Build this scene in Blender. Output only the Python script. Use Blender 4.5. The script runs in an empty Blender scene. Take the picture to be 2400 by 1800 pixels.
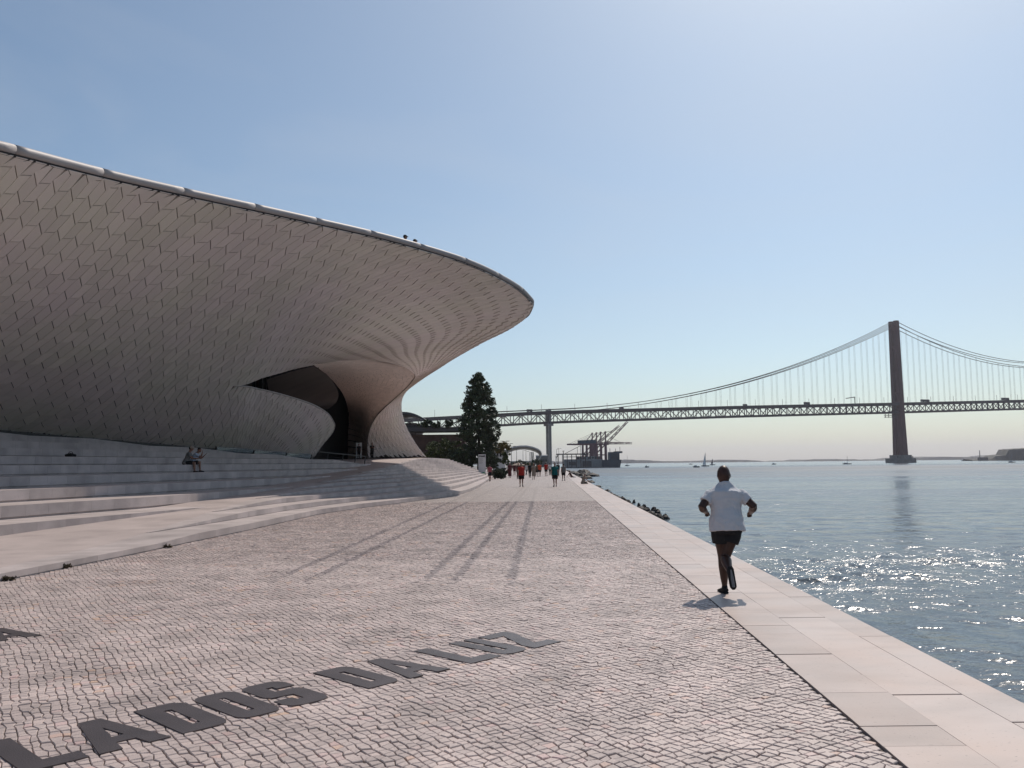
import bpy, math, random
import numpy as np
from mathutils import Vector, Matrix

random.seed(7); RNG = np.random.default_rng(11)
S = bpy.context.scene
COL = S.collection

# ------------------------------------------------------------------ camera, sky, sun, exposure
FPX, PCX, PCY, EYE = 2000.0, 1200.0, 900.0, 1.75
PITCH, ROLL = math.atan(187/2000), 0.0105
FWD = np.array([0, math.cos(PITCH), math.sin(PITCH)])
_u0 = np.array([0, -math.sin(PITCH), math.cos(PITCH)]); _r0 = np.array([1.0, 0, 0])
RGT = math.cos(ROLL)*_r0 - math.sin(ROLL)*_u0
UPV = math.cos(ROLL)*_u0 + math.sin(ROLL)*_r0
CAMP = np.array([0, 0, EYE])
cd = bpy.data.cameras.new('camera'); cam = bpy.data.objects.new('camera', cd); COL.objects.link(cam)
cd.sensor_width = 36; cd.lens = FPX*36/2400; cd.clip_start = 0.1; cd.clip_end = 30000
M3 = Matrix([[RGT[i], UPV[i], -FWD[i]] for i in range(3)])
cam.matrix_world = Matrix.Translation(Vector(CAMP)) @ M3.to_4x4()
S.camera = cam

SUN_EL, SUN_AZ = math.radians(50), math.radians(26)     # azimuth from +Y towards +X
w = bpy.data.worlds.new('World'); S.world = w; w.use_nodes = True
nt = w.node_tree; bg = nt.nodes['Background']
sky = nt.nodes.new('ShaderNodeTexSky'); sky.sky_type = 'NISHITA'; sky.sun_disc = False
sky.sun_elevation = SUN_EL; sky.sun_rotation = SUN_AZ
sky.air_density = 0.9; sky.dust_density = 1.25; sky.ozone_density = 1.8; sky.altitude = 0
hs = nt.nodes.new('ShaderNodeHueSaturation'); hs.inputs['Saturation'].default_value = 0.95
tn = nt.nodes.new('ShaderNodeMix'); tn.data_type = 'RGBA'; tn.blend_type = 'MULTIPLY'; tn.inputs[0].default_value = 1.0; tn.inputs[7].default_value = (0.925, 1.015, 1.0, 1)
nt.links.new(sky.outputs[0], hs.inputs['Color']); nt.links.new(hs.outputs[0], tn.inputs[6]); # faint high cirrus drawn out across the whole sky
gc = nt.nodes.new('ShaderNodeTexCoord'); cm = nt.nodes.new('ShaderNodeMapping'); cm.inputs['Scale'].default_value = (1.2, 2.2, 5.0); cm.inputs['Rotation'].default_value = (0.25, 0.35, 0.6)
cn = nt.nodes.new('ShaderNodeTexNoise'); cn.inputs['Scale'].default_value = 1.6; cn.inputs['Detail'].default_value = 5; cn.inputs['Distortion'].default_value = 0.8
cr_ = nt.nodes.new('ShaderNodeMapRange'); cr_.inputs[1].default_value = 0.42; cr_.inputs[2].default_value = 0.75; cr_.inputs[3].default_value = 0.0; cr_.inputs[4].default_value = 0.16
ci = nt.nodes.new('ShaderNodeMix'); ci.data_type = 'RGBA'; ci.inputs[7].default_value = (6.2, 6.4, 6.7, 1)
nt.links.new(gc.outputs['Generated'], cm.inputs[0]); nt.links.new(cm.outputs[0], cn.inputs['Vector']); nt.links.new(cn.outputs['Fac'], cr_.inputs[0])
nt.links.new(cr_.outputs[0], ci.inputs[0]); nt.links.new(tn.outputs[2], ci.inputs[6]); nt.links.new(ci.outputs[2], bg.inputs[0]); bg.inputs[1].default_value = 0.110
sl = bpy.data.lights.new('sun', 'SUN'); sl.energy = 3.8; sl.angle = math.radians(0.53); sl.color = (1, 0.90, 0.80)
so = bpy.data.objects.new('sun', sl); COL.objects.link(so)
sd = Vector((math.sin(SUN_AZ)*math.cos(SUN_EL), math.cos(SUN_AZ)*math.cos(SUN_EL), math.sin(SUN_EL)))
so.rotation_euler = sd.to_track_quat('Z', 'Y').to_euler(); so.location = sd*200
S.view_settings.view_transform = 'Standard'; S.view_settings.look = 'None'
S.view_settings.exposure = -0.1; S.view_settings.gamma = 1.0; S.view_settings.use_curve_mapping = False
S.render.engine = 'CYCLES'
S.cycles.use_denoising = True; S.cycles.max_bounces = 8; S.cycles.volume_bounces = 0
S.cycles.caustics_reflective = False; S.cycles.caustics_refractive = False

# ------------------------------------------------------------------ helpers
def ray(x, y): return FWD + RGT*(x-PCX)/FPX - UPV*(y-PCY)/FPX
def G(x, y, z=0.0):
    d = ray(x, y); return CAMP + d*((z-EYE)/d[2])
def P(x, y, Y):
    d = ray(x, y); return CAMP + d*(Y/d[1])
def pix(q):
    v = np.asarray(q, float) - CAMP; k = v @ FWD
    return PCX + FPX*(v @ RGT)/k, PCY - FPX*(v @ UPV)/k, k

def mk(name, V, F, mat=None, parent=None, smooth=False, tint=None, kind=None):
    me = bpy.data.meshes.new(name)
    V = np.asarray(V, np.float32).reshape(-1, 3)
    if isinstance(F, np.ndarray):
        n, k = F.shape
        me.vertices.add(len(V)); me.vertices.foreach_set('co', V.ravel())
        me.loops.add(n*k); me.loops.foreach_set('vertex_index', F.astype(np.int32).ravel())
        me.polygons.add(n); me.polygons.foreach_set('loop_start', np.arange(0, n*k, k, dtype=np.int32))
        me.update(calc_edges=True)
    else:
        me.from_pydata(V.tolist(), [], F); me.update()
    me.polygons.foreach_set('use_smooth', np.full(len(me.polygons), bool(smooth)))
    if tint is not None:
        a = me.attributes.new('tint', 'FLOAT', 'FACE')
        t = np.asarray(tint, np.float32)
        if t.ndim == 0: t = np.full(len(me.polygons), float(t), np.float32)
        a.data.foreach_set('value', t)
    o = bpy.data.objects.new(name, me); COL.objects.link(o)
    if mat: me.materials.append(mat)
    if parent: o.parent = parent
    if kind: o['kind'] = kind
    return o

def tag(o, label, cat, group=None):
    o['label'] = label; o['category'] = cat
    if group: o['group'] = group
    return o
def thing(name, label, cat, loc=(0, 0, 0), rz=0.0, group=None):
    o = bpy.data.objects.new(name, None); COL.objects.link(o)
    o.location = loc; o.rotation_euler = (0, 0, rz); o.empty_display_size = 0.2
    return tag(o, label, cat, group)
def dup(root, loc, rz, label=None, scale=None):
    r = root.copy(); COL.objects.link(r); r.location = loc; r.rotation_euler = (0, 0, rz)
    if scale: r.scale = (scale,)*3
    if label: r['label'] = label
    for ch in list(root.children):
        c = ch.copy(); COL.objects.link(c); c.parent = r
        for g in ch.children:
            d = g.copy(); COL.objects.link(d); d.parent = c
    return r

class MB:
    """collects simple solids, builds one mesh"""
    def __init__(s): s.V = []; s.F = []; s.T = []
    def add(s, V, F, t=0.5):
        o = len(s.V); s.V += [tuple(map(float, v)) for v in V]; s.F += [tuple(i+o for i in f) for f in F]; s.T += [t]*len(F)
    def box(s, c, d, rz=0.0, t=0.5):
        x, y, z = d[0]/2, d[1]/2, d[2]/2; cs, sn = math.cos(rz), math.sin(rz)
        V = []
        for sx, sy, sz in ((-1,-1,-1),(1,-1,-1),(1,1,-1),(-1,1,-1),(-1,-1,1),(1,-1,1),(1,1,1),(-1,1,1)):
            a, b = sx*x, sy*y
            V.append((c[0]+a*cs-b*sn, c[1]+a*sn+b*cs, c[2]+sz*z))
        s.add(V, [(0,3,2,1),(4,5,6,7),(0,1,5,4),(1,2,6,5),(2,3,7,6),(3,0,4,7)], t)
    def bar(s, a, b, wd, ht=None, up=(0, 0, 1), t=0.5):
        a = np.asarray(a, float); b = np.asarray(b, float); ht = ht or wd
        d = b-a; L = np.linalg.norm(d); d = d/L; up = np.asarray(up, float)
        if abs(d @ up) > 0.98: up = np.array([0, 1.0, 0])
        x = np.cross(d, up); x /= np.linalg.norm(x); y = np.cross(x, d)
        V = []
        for p in (a, b):
            for sx, sy in ((-1,-1),(1,-1),(1,1),(-1,1)): V.append(p + x*sx*wd/2 + y*sy*ht/2)
        s.add(V, [(3,2,1,0),(4,5,6,7),(0,1,5,4),(1,2,6,5),(2,3,7,6),(3,0,4,7)], t)
    def tube(s, pts, r, n=8, up=None, caps=True, t=0.5):
        V, F = tube_vf(pts, r, n, up, caps); s.add(V, F, t)
    def build(s, name, mat, parent=None, smooth=False, kind=None):
        return mk(name, s.V, s.F, mat, parent, smooth, s.T, kind)

def tube_vf(pts, r, n=8, right=None, caps=True):
    """loft of ellipse rings; r is scalar, list of scalars or list of (a,b): a along `right`"""
    pts = [np.asarray(p, float) for p in pts]; m = len(pts)
    if np.isscalar(r): r = [r]*m
    r = [(q, q) if np.isscalar(q) else q for q in r]
    V, F = [], []
    rt = np.array(right, float) if right is not None else None
    for i in range(m):
        d = pts[min(i+1, m-1)] - pts[max(i-1, 0)]; L = np.linalg.norm(d); d = d/L if L > 1e-9 else np.array([0, 0, 1.0])
        if rt is None:
            rt = np.cross(d, (0, 0, 1.0))
            if np.linalg.norm(rt) < 1e-3: rt = np.array([1.0, 0, 0])
        x = rt - d*(rt @ d); x /= np.linalg.norm(x); y = np.cross(d, x)
        if right is None: rt = x
        for k in range(n):
            a = 2*math.pi*k/n
            V.append(pts[i] + x*r[i][0]*math.cos(a) + y*r[i][1]*math.sin(a))
    for i in range(m-1):
        for k in range(n):
            k2 = (k+1) % n
            F.append((i*n+k, i*n+k2, (i+1)*n+k2, (i+1)*n+k))
    if caps:
        F.append(tuple(range(n-1, -1, -1))); F.append(tuple((m-1)*n+k for k in range(n)))
    return V, F
def ball_vf(c, r, n=12, m=8):
    r = (r,)*3 if np.isscalar(r) else r
    pts = []; rr = []
    for i in range(m+1):
        a = math.pi*i/m; pts.append((c[0], c[1], c[2]-r[2]*math.cos(a)))
        rr.append((max(r[0]*math.sin(a), 1e-4), max(r[1]*math.sin(a), 1e-4)))
    return tube_vf(pts, rr, n, (1, 0, 0))

def crom(pts, n):
    """centripetal-ish Catmull-Rom through pts, n samples equally spaced by arc length"""
    p = np.asarray(pts, float); p = np.vstack([2*p[0]-p[1], p, 2*p[-1]-p[-2]])
    out = []
    for i in range(1, len(p)-2):
        t = np.linspace(0, 1, 24, endpoint=False)[:, None]
        a, b, c, d = p[i-1], p[i], p[i+1], p[i+2]
        out.append(0.5*((2*b) + (c-a)*t + (2*a-5*b+4*c-d)*t**2 + (3*b-a-3*c+d)*t**3))
    q = np.vstack(out + [p[-2:-1]])
    s = np.concatenate([[0], np.cumsum(np.linalg.norm(np.diff(q, axis=0), axis=1))])
    ss = np.linspace(0, s[-1], n)
    return np.stack([np.interp(ss, s, q[:, k]) for k in range(3)], 1)

# ------------------------------------------------------------------ materials
def NM(name, base, rough=0.6, var=0.0, scale=4.0, bump=0.0, bscale=40.0, tintamt=0.0, spec=0.4, metal=0.0,
       base2=None, coord='Object', detail=4.0, bdist=0.02):
    m = bpy.data.materials.new(name); m.use_nodes = True; t = m.node_tree; n = t.nodes; b = n['Principled BSDF']
    b.inputs['Roughness'].default_value = rough; b.inputs['Metallic'].default_value = metal
    b.inputs['Specular IOR Level'].default_value = spec
    tc = n.new('ShaderNodeTexCoord')
    ns = n.new('ShaderNodeTexNoise'); ns.inputs['Scale'].default_value = scale; ns.inputs['Detail'].default_value = detail
    t.links.new(tc.outputs[coord], ns.inputs['Vector'])
    mix = n.new('ShaderNodeMix'); mix.data_type = 'RGBA'
    c1 = np.array(base); c2 = np.array(base2) if base2 is not None else c1*(1-var)
    mix.inputs[6].default_value = (*c1, 1); mix.inputs[7].default_value = (*c2, 1)
    mr = n.new('ShaderNodeMapRange'); mr.inputs[1].default_value = 0.35; mr.inputs[2].default_value = 0.65
    t.links.new(ns.outputs['Fac'], mr.inputs[0]); t.links.new(mr.outputs[0], mix.inputs[0])
    out = mix.outputs[2]
    if tintamt:
        at = n.new('ShaderNodeAttribute'); at.attribute_name = 'tint'
        m2 = n.new('ShaderNodeMapRange'); m2.inputs[3].default_value = 1-tintamt; m2.inputs[4].default_value = 1+tintamt
        t.links.new(at.outputs['Fac'], m2.inputs[0])
        vm = n.new('ShaderNodeVectorMath'); vm.operation = 'SCALE'
        t.links.new(out, vm.inputs[0]); t.links.new(m2.outputs[0], vm.inputs['Scale']); out = vm.outputs[0]
    t.links.new(out, b.inputs['Base Color'])
    if bump:
        nb = n.new('ShaderNodeTexNoise'); nb.inputs['Scale'].default_value = bscale; nb.inputs['Detail'].default_value = 5
        t.links.new(tc.outputs[coord], nb.inputs['Vector'])
        bp = n.new('ShaderNodeBump'); bp.inputs['Strength'].default_value = bump; bp.inputs['Distance'].default_value = bdist
        t.links.new(nb.outputs['Fac'], bp.inputs['Height']); t.links.new(bp.outputs[0], b.inputs['Normal'])
    return m

def cobble_mat():
    m = NM('cobble_limestone', (0.54, 0.445, 0.41), 0.55, 0.22, 1.1, 0.5, 60, 0.0, 0.5, bdist=0.006)
    t = m.node_tree; n = t.nodes; b = n['Principled BSDF']
    src = b.inputs['Base Color'].links[0].from_socket
    at = n.new('ShaderNodeAttribute'); at.attribute_name = 'tint'
    cr = n.new('ShaderNodeValToRGB'); e = cr.color_ramp; e.interpolation = 'LINEAR'
    e.elements[0].position = 0; e.elements[0].color = (0.55, 0.55, 0.58, 1)
    e.elements[1].position = 1; e.elements[1].color = (1.18, 1.0, 0.80, 1)
    for p, c in ((0.12, (0.60, 0.59, 0.62, 1)), (0.2, (0.84, 0.83, 0.84, 1)), (0.5, (1.0, 1.0, 1.0, 1)), (0.8, (1.13, 1.11, 1.10, 1)), (0.9, (1.1, 0.98, 1.0, 1))):
        k = e.elements.new(p); k.color = c
    t.links.new(at.outputs['Fac'], cr.inputs[0])
    mx = n.new('ShaderNodeMix'); mx.data_type = 'RGBA'; mx.blend_type = 'MULTIPLY'; mx.inputs[0].default_value = 1
    t.links.new(src, mx.inputs[6]); t.links.new(cr.outputs[0], mx.inputs[7]); t.links.new(mx.outputs[2], b.inputs['Base Color'])
    return m

MAT = dict(
    cobble=cobble_mat(),
    joint=NM('joint_sand', (0.21, 0.175, 0.15), 0.95, 0.4, 30, 0.6, 120),
    far_paving=NM('far_paving', (0.345, 0.283, 0.262), 0.55, 0.25, 1.1, spec=0.5),
    strip=NM('dark_granite', (0.27, 0.23, 0.215), 0.6, 0.3, 8, 0.3, 60),
    letter=NM('weathered_steel_inlay', (0.11, 0.092, 0.092), 0.37, 0.25, 3, 0.25, 120, spec=0.5, metal=0.5),
    quay=NM('quay_limestone', (0.44, 0.375, 0.345), 0.45, 0.15, 0.9, 0.25, 50, 0.16, 0.4, bdist=0.004, base2=(0.44, 0.345, 0.30)),
    quay_side=NM('quay_wall_stone', (0.25, 0.22, 0.19), 0.85, 0.4, 3, 0.4, 20),
    algae=NM('algae_stone', (0.035, 0.045, 0.02), 0.8, 0.5, 6, 0.5, 30),
    step=NM('step_limestone', (0.46, 0.40, 0.385), 0.6, 0.14, 1.4, 0.3, 60, 0.12, 0.35, bdist=0.004),
    ramp=NM('ramp_stone', (0.44, 0.37, 0.35), 0.65, 0.15, 0.7, 0.4, 90, bdist=0.004),
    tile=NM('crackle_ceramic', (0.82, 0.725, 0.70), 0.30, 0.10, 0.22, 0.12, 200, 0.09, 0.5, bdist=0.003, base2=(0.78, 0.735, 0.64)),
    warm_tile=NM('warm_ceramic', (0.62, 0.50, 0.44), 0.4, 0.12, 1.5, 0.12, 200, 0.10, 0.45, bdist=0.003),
    tile_back=NM('tile_backing', (0.04, 0.035, 0.035), 0.9),
    coping=NM('white_coping', (0.42, 0.385, 0.37), 0.55, 0.12, 1.5, 0.1, 40),
    roof=NM('roof_paving', (0.40, 0.37, 0.35), 0.7, 0.2, 2),
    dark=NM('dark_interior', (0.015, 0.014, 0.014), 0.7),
    black_metal=NM('black_metal', (0.012, 0.012, 0.014), 0.45),
    steel=NM('brushed_steel', (0.45, 0.45, 0.45), 0.35, 0.1, 20, metal=0.9),
    bridge=NM('red_oxide_paint', (0.085, 0.018, 0.020), 0.6, 0.3, 0.05),
    truss=NM('truss_paint', (0.055, 0.042, 0.042), 0.7, 0.2, 0.1),
    concrete=NM('concrete', (0.22, 0.21, 0.20), 0.85, 0.3, 0.2, 0.2, 3),
    rock=NM('wet_rock', (0.045, 0.038, 0.032), 0.7, 0.5, 2, 0.6, 8, 0.3),
    bark=NM('bark', (0.06, 0.045, 0.035), 0.9, 0.4, 6, 0.6, 20),
    leaf=NM('evergreen_leaf', (0.045, 0.065, 0.03), 0.55, 0.35, 0.5, tintamt=0.5, spec=0.3),
    leaf2=NM('shrub_leaf', (0.075, 0.095, 0.03), 0.6, 0.4, 0.6, tintamt=0.5, spec=0.2),
    leaf3=NM('autumn_leaf', (0.16, 0.13, 0.035), 0.6, 0.4, 0.6, tintamt=0.4, spec=0.2),
    white=NM('white_paint', (0.75, 0.75, 0.74), 0.5, 0.06, 2),
    grey=NM('grey_paint', (0.25, 0.26, 0.27), 0.6, 0.2, 0.5),
    dgrey=NM('dark_grey_paint', (0.07, 0.07, 0.075), 0.6, 0.2, 0.5),
    blue_hull=NM('blue_hull', (0.045, 0.07, 0.10), 0.6, 0.25, 0.1),
    crane=NM('crane_paint', (0.14, 0.06, 0.08), 0.6, 0.3, 0.1),
    red=NM('red_fabric', (0.42, 0.03, 0.02), 0.85, 0.2, 10), teal=NM('teal_fabric', (0.0, 0.12, 0.125), 0.85, 0.2, 10),
    orange=NM('orange_fabric', (0.60, 0.09, 0.035), 0.85, 0.2, 10),
    tshirt=NM('white_jersey', (0.56, 0.57, 0.60), 0.85, 0.06, 8, 0.5, 16, bdist=0.02),
    black=NM('black_fabric', (0.010, 0.010, 0.012), 0.8, 0.2, 20),
    greyf=NM('grey_fabric', (0.16, 0.155, 0.15), 0.85, 0.2, 10), pinkf=NM('pink_fabric', (0.40, 0.10, 0.12), 0.85, 0.2, 10),
    brownf=NM('brown_fabric', (0.10, 0.05, 0.045), 0.85, 0.3, 10), beigef=NM('beige_fabric', (0.32, 0.26, 0.21), 0.85, 0.3, 10),
    bluef=NM('pale_blue_fabric', (0.42, 0.48, 0.58), 0.85, 0.1, 10), maroonf=NM('maroon_fabric', (0.11, 0.025, 0.03), 0.85, 0.3, 10),
    whitef=NM('white_fabric', (0.62, 0.60, 0.58), 0.85, 0.1, 10), oliv=NM('olive_fabric', (0.10, 0.10, 0.07), 0.85, 0.2, 10),
    skin_dark=NM('dark_skin', (0.055, 0.022, 0.014), 0.45, 0.25, 7, 0.15, 60, bdist=0.003), skin=NM('light_skin', (0.36, 0.20, 0.15), 0.5, 0.1, 6),
    skin_tan=NM('tan_skin', (0.24, 0.12, 0.08), 0.5, 0.1, 6),
    hair=NM('dark_hair', (0.012, 0.010, 0.009), 0.6, 0.3, 30), hair_grey=NM('grey_hair', (0.35, 0.33, 0.31), 0.7, 0.2, 30),
    sole=NM('grey_rubber', (0.20, 0.20, 0.21), 0.7, 0.2, 30), eye=NM('eye_white', (0.7, 0.7, 0.68), 0.2),
    green=NM('green_print', (0.02, 0.30, 0.12), 0.5), ink=NM('black_ink', (0.02, 0.02, 0.02), 0.5),
    sign=NM('sign_panel', (0.55, 0.55, 0.56), 0.4, 0.05, 2),
    hill=NM('far_shore', (0.07, 0.075, 0.06), 0.9, 0.4, 0.004), cliff=NM('cliff_rock', (0.10, 0.10, 0.085), 0.9, 0.5, 0.02, 0.5, 0.05),
    canopy=NM('canopy_membrane', (0.55, 0.55, 0.55), 0.5, 0.1, 0.1),
)
def glass_mat():
    m = bpy.data.materials.new('tinted_glass'); m.use_nodes = True; b = m.node_tree.nodes['Principled BSDF']
    n = m.node_tree.nodes; ns = n.new('ShaderNodeTexNoise'); ns.inputs['Scale'].default_value = 3
    mr = n.new('ShaderNodeMapRange'); mr.inputs[3].default_value = 0.03; mr.inputs[4].default_value = 0.08
    m.node_tree.links.new(ns.outputs[0], mr.inputs[0]); m.node_tree.links.new(mr.outputs[0], b.inputs['Roughness'])
    b.inputs['Base Color'].default_value = (0.35, 0.42, 0.48, 1); b.inputs['Transmission Weight'].default_value = 0.8; b.inputs['IOR'].default_value = 1.45
    return m
MAT['glass'] = glass_mat()
def worn(m, amount, scale, stretch=(1, 1, 1), lo=.62, hi=.70, stain=.12):
    """scattered pits and soft old stains in the stone itself"""
    t = m.node_tree; n = t.nodes; b = n['Principled BSDF']; src = b.inputs['Base Color'].links[0].from_socket
    tc = n.new('ShaderNodeTexCoord'); mp = n.new('ShaderNodeMapping'); mp.inputs['Scale'].default_value = stretch
    t.links.new(tc.outputs['Object'], mp.inputs[0])
    def layer(sc, a, c, d, det):
        ns = n.new('ShaderNodeTexNoise'); ns.inputs['Scale'].default_value = sc; ns.inputs['Detail'].default_value = det
        t.links.new(mp.outputs[0], ns.inputs['Vector']); mr = n.new('ShaderNodeMapRange')
        mr.inputs[1].default_value = a; mr.inputs[2].default_value = c; mr.inputs[3].default_value = 1; mr.inputs[4].default_value = 1-d
        t.links.new(ns.outputs['Fac'], mr.inputs[0]); return mr.outputs[0]
    mu = n.new('ShaderNodeMath'); mu.operation = 'MULTIPLY'; t.links.new(layer(scale, lo, hi, amount, 2), mu.inputs[0]); t.links.new(layer(scale*.035, .45, .68, stain, 5), mu.inputs[1])
    vm = n.new('ShaderNodeVectorMath'); vm.operation = 'SCALE'; t.links.new(src, vm.inputs[0]); t.links.new(mu.outputs[0], vm.inputs['Scale'])
    t.links.new(vm.outputs[0], b.inputs['Base Color'])
worn(MAT['quay'], .45, 26, (1, 2.2, 1), .67, .73, .16)
worn(MAT['step'], .25, 30, (1, 1, 1), .66, .74, .22)
worn(MAT['ramp'], .25, 30, (1, 1, 1), .64, .74, .20)
worn(MAT['cobble'], .30, 55, (1, 1, 1), .62, .72, .24)
def far_cobbles(m):
    t = m.node_tree; n = t.nodes; b = n['Principled BSDF']; src = b.inputs['Base Color'].links[0].from_socket
    tc = n.new('ShaderNodeTexCoord'); vo = n.new('ShaderNodeTexVoronoi'); vo.feature = 'DISTANCE_TO_EDGE'; vo.inputs['Scale'].default_value = 14.5
    vc = n.new('ShaderNodeTexVoronoi'); vc.inputs['Scale'].default_value = 14.5
    for v in (vo, vc): v.inputs['Randomness'].default_value = 0.45; t.links.new(tc.outputs['Object'], v.inputs['Vector'])
    mr = n.new('ShaderNodeMapRange'); mr.inputs[1].default_value = 0.03; mr.inputs[2].default_value = 0.10; mr.inputs[3].default_value = 0.30
    t.links.new(vo.outputs['Distance'], mr.inputs[0])
    sp = n.new('ShaderNodeSeparateColor'); t.links.new(vc.outputs['Color'], sp.inputs[0])
    m2 = n.new('ShaderNodeMapRange'); m2.inputs[3].default_value = 0.75; m2.inputs[4].default_value = 1.25; t.links.new(sp.outputs[0], m2.inputs[0])
    mu = n.new('ShaderNodeMath'); mu.operation = 'MULTIPLY'; t.links.new(mr.outputs[0], mu.inputs[0]); t.links.new(m2.outputs[0], mu.inputs[1])
    vm = n.new('ShaderNodeVectorMath'); vm.operation = 'SCALE'; t.links.new(src, vm.inputs[0]); t.links.new(mu.outputs[0], vm.inputs['Scale'])
    t.links.new(vm.outputs[0], b.inputs['Base Color'])
    bp = n.new('ShaderNodeBump'); bp.inputs['Strength'].default_value = 0.7; bp.inputs['Distance'].default_value = 0.012
    t.links.new(mr.outputs[0], bp.inputs['Height']); t.links.new(bp.outputs[0], b.inputs['Normal'])
far_cobbles(MAT['far_paving'])
def water_mat():
    m = bpy.data.materials.new('river_water'); m.use_nodes = True; t = m.node_tree; n = t.nodes; b = n['Principled BSDF']
    b.inputs['Base Color'].default_value = (0.075, 0.100, 0.122, 1); b.inputs['Roughness'].default_value = 0.05
    b.inputs['IOR'].default_value = 1.33; b.inputs['Specular IOR Level'].default_value = 0.5
    tc = n.new('ShaderNodeTexCoord')
    prev = None
    for sc, dist, strn in ((0.35, 0.5, 1.0), (1.3, 0.26, 1.0), (4.0, 0.10, 1.0), (11.0, 0.034, 1.0)):
        mp = n.new('ShaderNodeMapping'); mp.inputs['Scale'].default_value = (sc*0.6, sc, sc); mp.inputs['Rotation'].default_value = (0, 0, 0.25)
        ns = n.new('ShaderNodeTexNoise'); ns.inputs['Scale'].default_value = 1.0; ns.inputs['Detail'].default_value = 2
        t.links.new(tc.outputs['Object'], mp.inputs[0]); t.links.new(mp.outputs[0], ns.inputs['Vector'])
        bp = n.new('ShaderNodeBump'); bp.inputs['Strength'].default_value = strn; bp.inputs['Distance'].default_value = dist
        t.links.new(ns.outputs['Fac'], bp.inputs['Height'])
        if prev: t.links.new(prev.outputs[0], bp.inputs['Normal'])
        prev = bp
    bumps = [k for k in n if k.type == 'BUMP']
    # wind-ruffled patches: rougher lanes lying across the river
    mp = n.new('ShaderNodeMapping'); mp.inputs['Scale'].default_value = (0.006, 0.045, 1); mp.inputs['Rotation'].default_value = (0, 0, 0.15)
    ns = n.new('ShaderNodeTexNoise'); ns.inputs['Scale'].default_value = 1.0; ns.inputs['Detail'].default_value = 3; ns.inputs['Distortion'].default_value = 0.5
    t.links.new(tc.outputs['Object'], mp.inputs[0]); t.links.new(mp.outputs[0], ns.inputs['Vector'])
    mr = n.new('ShaderNodeMapRange'); mr.inputs[1].default_value = 0.42; mr.inputs[2].default_value = 0.62; mr.inputs[3].default_value = 0.0; mr.inputs[4].default_value = 0.6
    t.links.new(ns.outputs['Fac'], mr.inputs[0])
    sx = n.new('ShaderNodeSeparateXYZ'); t.links.new(tc.outputs['Object'], sx.inputs[0])
    def math_(op, a, b2=None):
        k = n.new('ShaderNodeMath'); k.operation = op
        for i, q in enumerate((a, b2)):
            if q is None: continue
            if isinstance(q, (int, float)): k.inputs[i].default_value = q
            else: t.links.new(q, k.inputs[i])
        return k.outputs[0]
    # a gust lane lying across the river about forty metres out, broken up by the noise
    wob = math_('MULTIPLY', math_('SUBTRACT', ns.outputs['Fac'], 0.5), 30.0)
    yy = math_('DIVIDE', math_('SUBTRACT', math_('ADD', math_('ADD', sx.outputs[1], wob), math_('MULTIPLY', sx.outputs[0], -0.12)), 35.0), 5.5)
    lane = math_('POWER', 2.718, math_('MULTIPLY', math_('MULTIPLY', yy, yy), -1.0))
    gust = math_('MINIMUM', math_('ADD', mr.outputs[0], lane), 1.0)
    y2 = math_('DIVIDE', math_('SUBTRACT', math_('ADD', sx.outputs[1], math_('MULTIPLY', wob, 12.0)), 480.0), 230.0)
    lane2 = math_('POWER', 2.718, math_('MULTIPLY', math_('MULTIPLY', y2, y2), -1.0))
    both = math_('MINIMUM', math_('ADD', lane, lane2), 1.0)
    t.links.new(math_('ADD', math_('ADD', math_('MULTIPLY', mr.outputs[0], 0.12), math_('MULTIPLY', lane2, 0.33)), 0.12), b.inputs['Roughness'])
    for k, d in zip(bumps[1:], (0.20, 0.085, 0.030)):
        t.links.new(math_('MULTIPLY', math_('ADD', math_('ADD', math_('MULTIPLY', mr.outputs[0], 0.35), math_('MULTIPLY', both, 0.5)), 0.40), d), k.inputs['Distance'])
    t.links.new(prev.outputs[0], b.inputs['Normal'])
    return m
MAT['water'] = water_mat()

# ------------------------------------------------------------------ plan of the embankment
QS = 0.0455
def kerbX(Y): return 2.0 + QS*np.asarray(Y, float)        # cobbles / quay stone
QR = (0.0, 0.52, 1.04, 1.36)                               # edges of the three rows of quay slabs
_by = np.array([-5, 5, 13.6, 17.1, 24, 31, 35, 38.5, 44, 50.8, 56, 65, 80, 120, 125])
_bx = np.array([-8.5, -8.3, -8.05, -7.75, -7.3, -7.05, -6.35, -5.45, -4.1, -3.05, -2.75, -2.6, -2.6, -2.6, -2.6])
def baseX(Y): return np.interp(Y, _by, _bx)                # foot of the lower steps
_oy = np.array([-5, 13, 19.5, 30, 42, 90, 97, 125]); _ox = np.array([-8.55, -8.45, -8.75, -9.6, -10.06, -10.4, -9.4, -9.2])
def rampO(Y): return np.interp(Y, _oy, _ox)                # outer edge of the ramp
_iy = np.array([-5, 21, 28, 41, 75, 97, 125]); _ix = np.array([-13.2, -12.6, -11.9, -12.0, -13.3, -15.5, -16])
def rampI(Y): return np.interp(Y, _iy, _ix)                # inner edge of the ramp
def rampZ(Y): return np.clip(0.13 + 0.0308*(np.asarray(Y, float)-19), 0.12, 2.5)
def footX(Y): return -25.0 + 0.3545*(np.asarray(Y, float)-42)
def footZ(Y): return 3.45 - 0.047*(np.asarray(Y, float)-42)
WZ = -2.5

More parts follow.
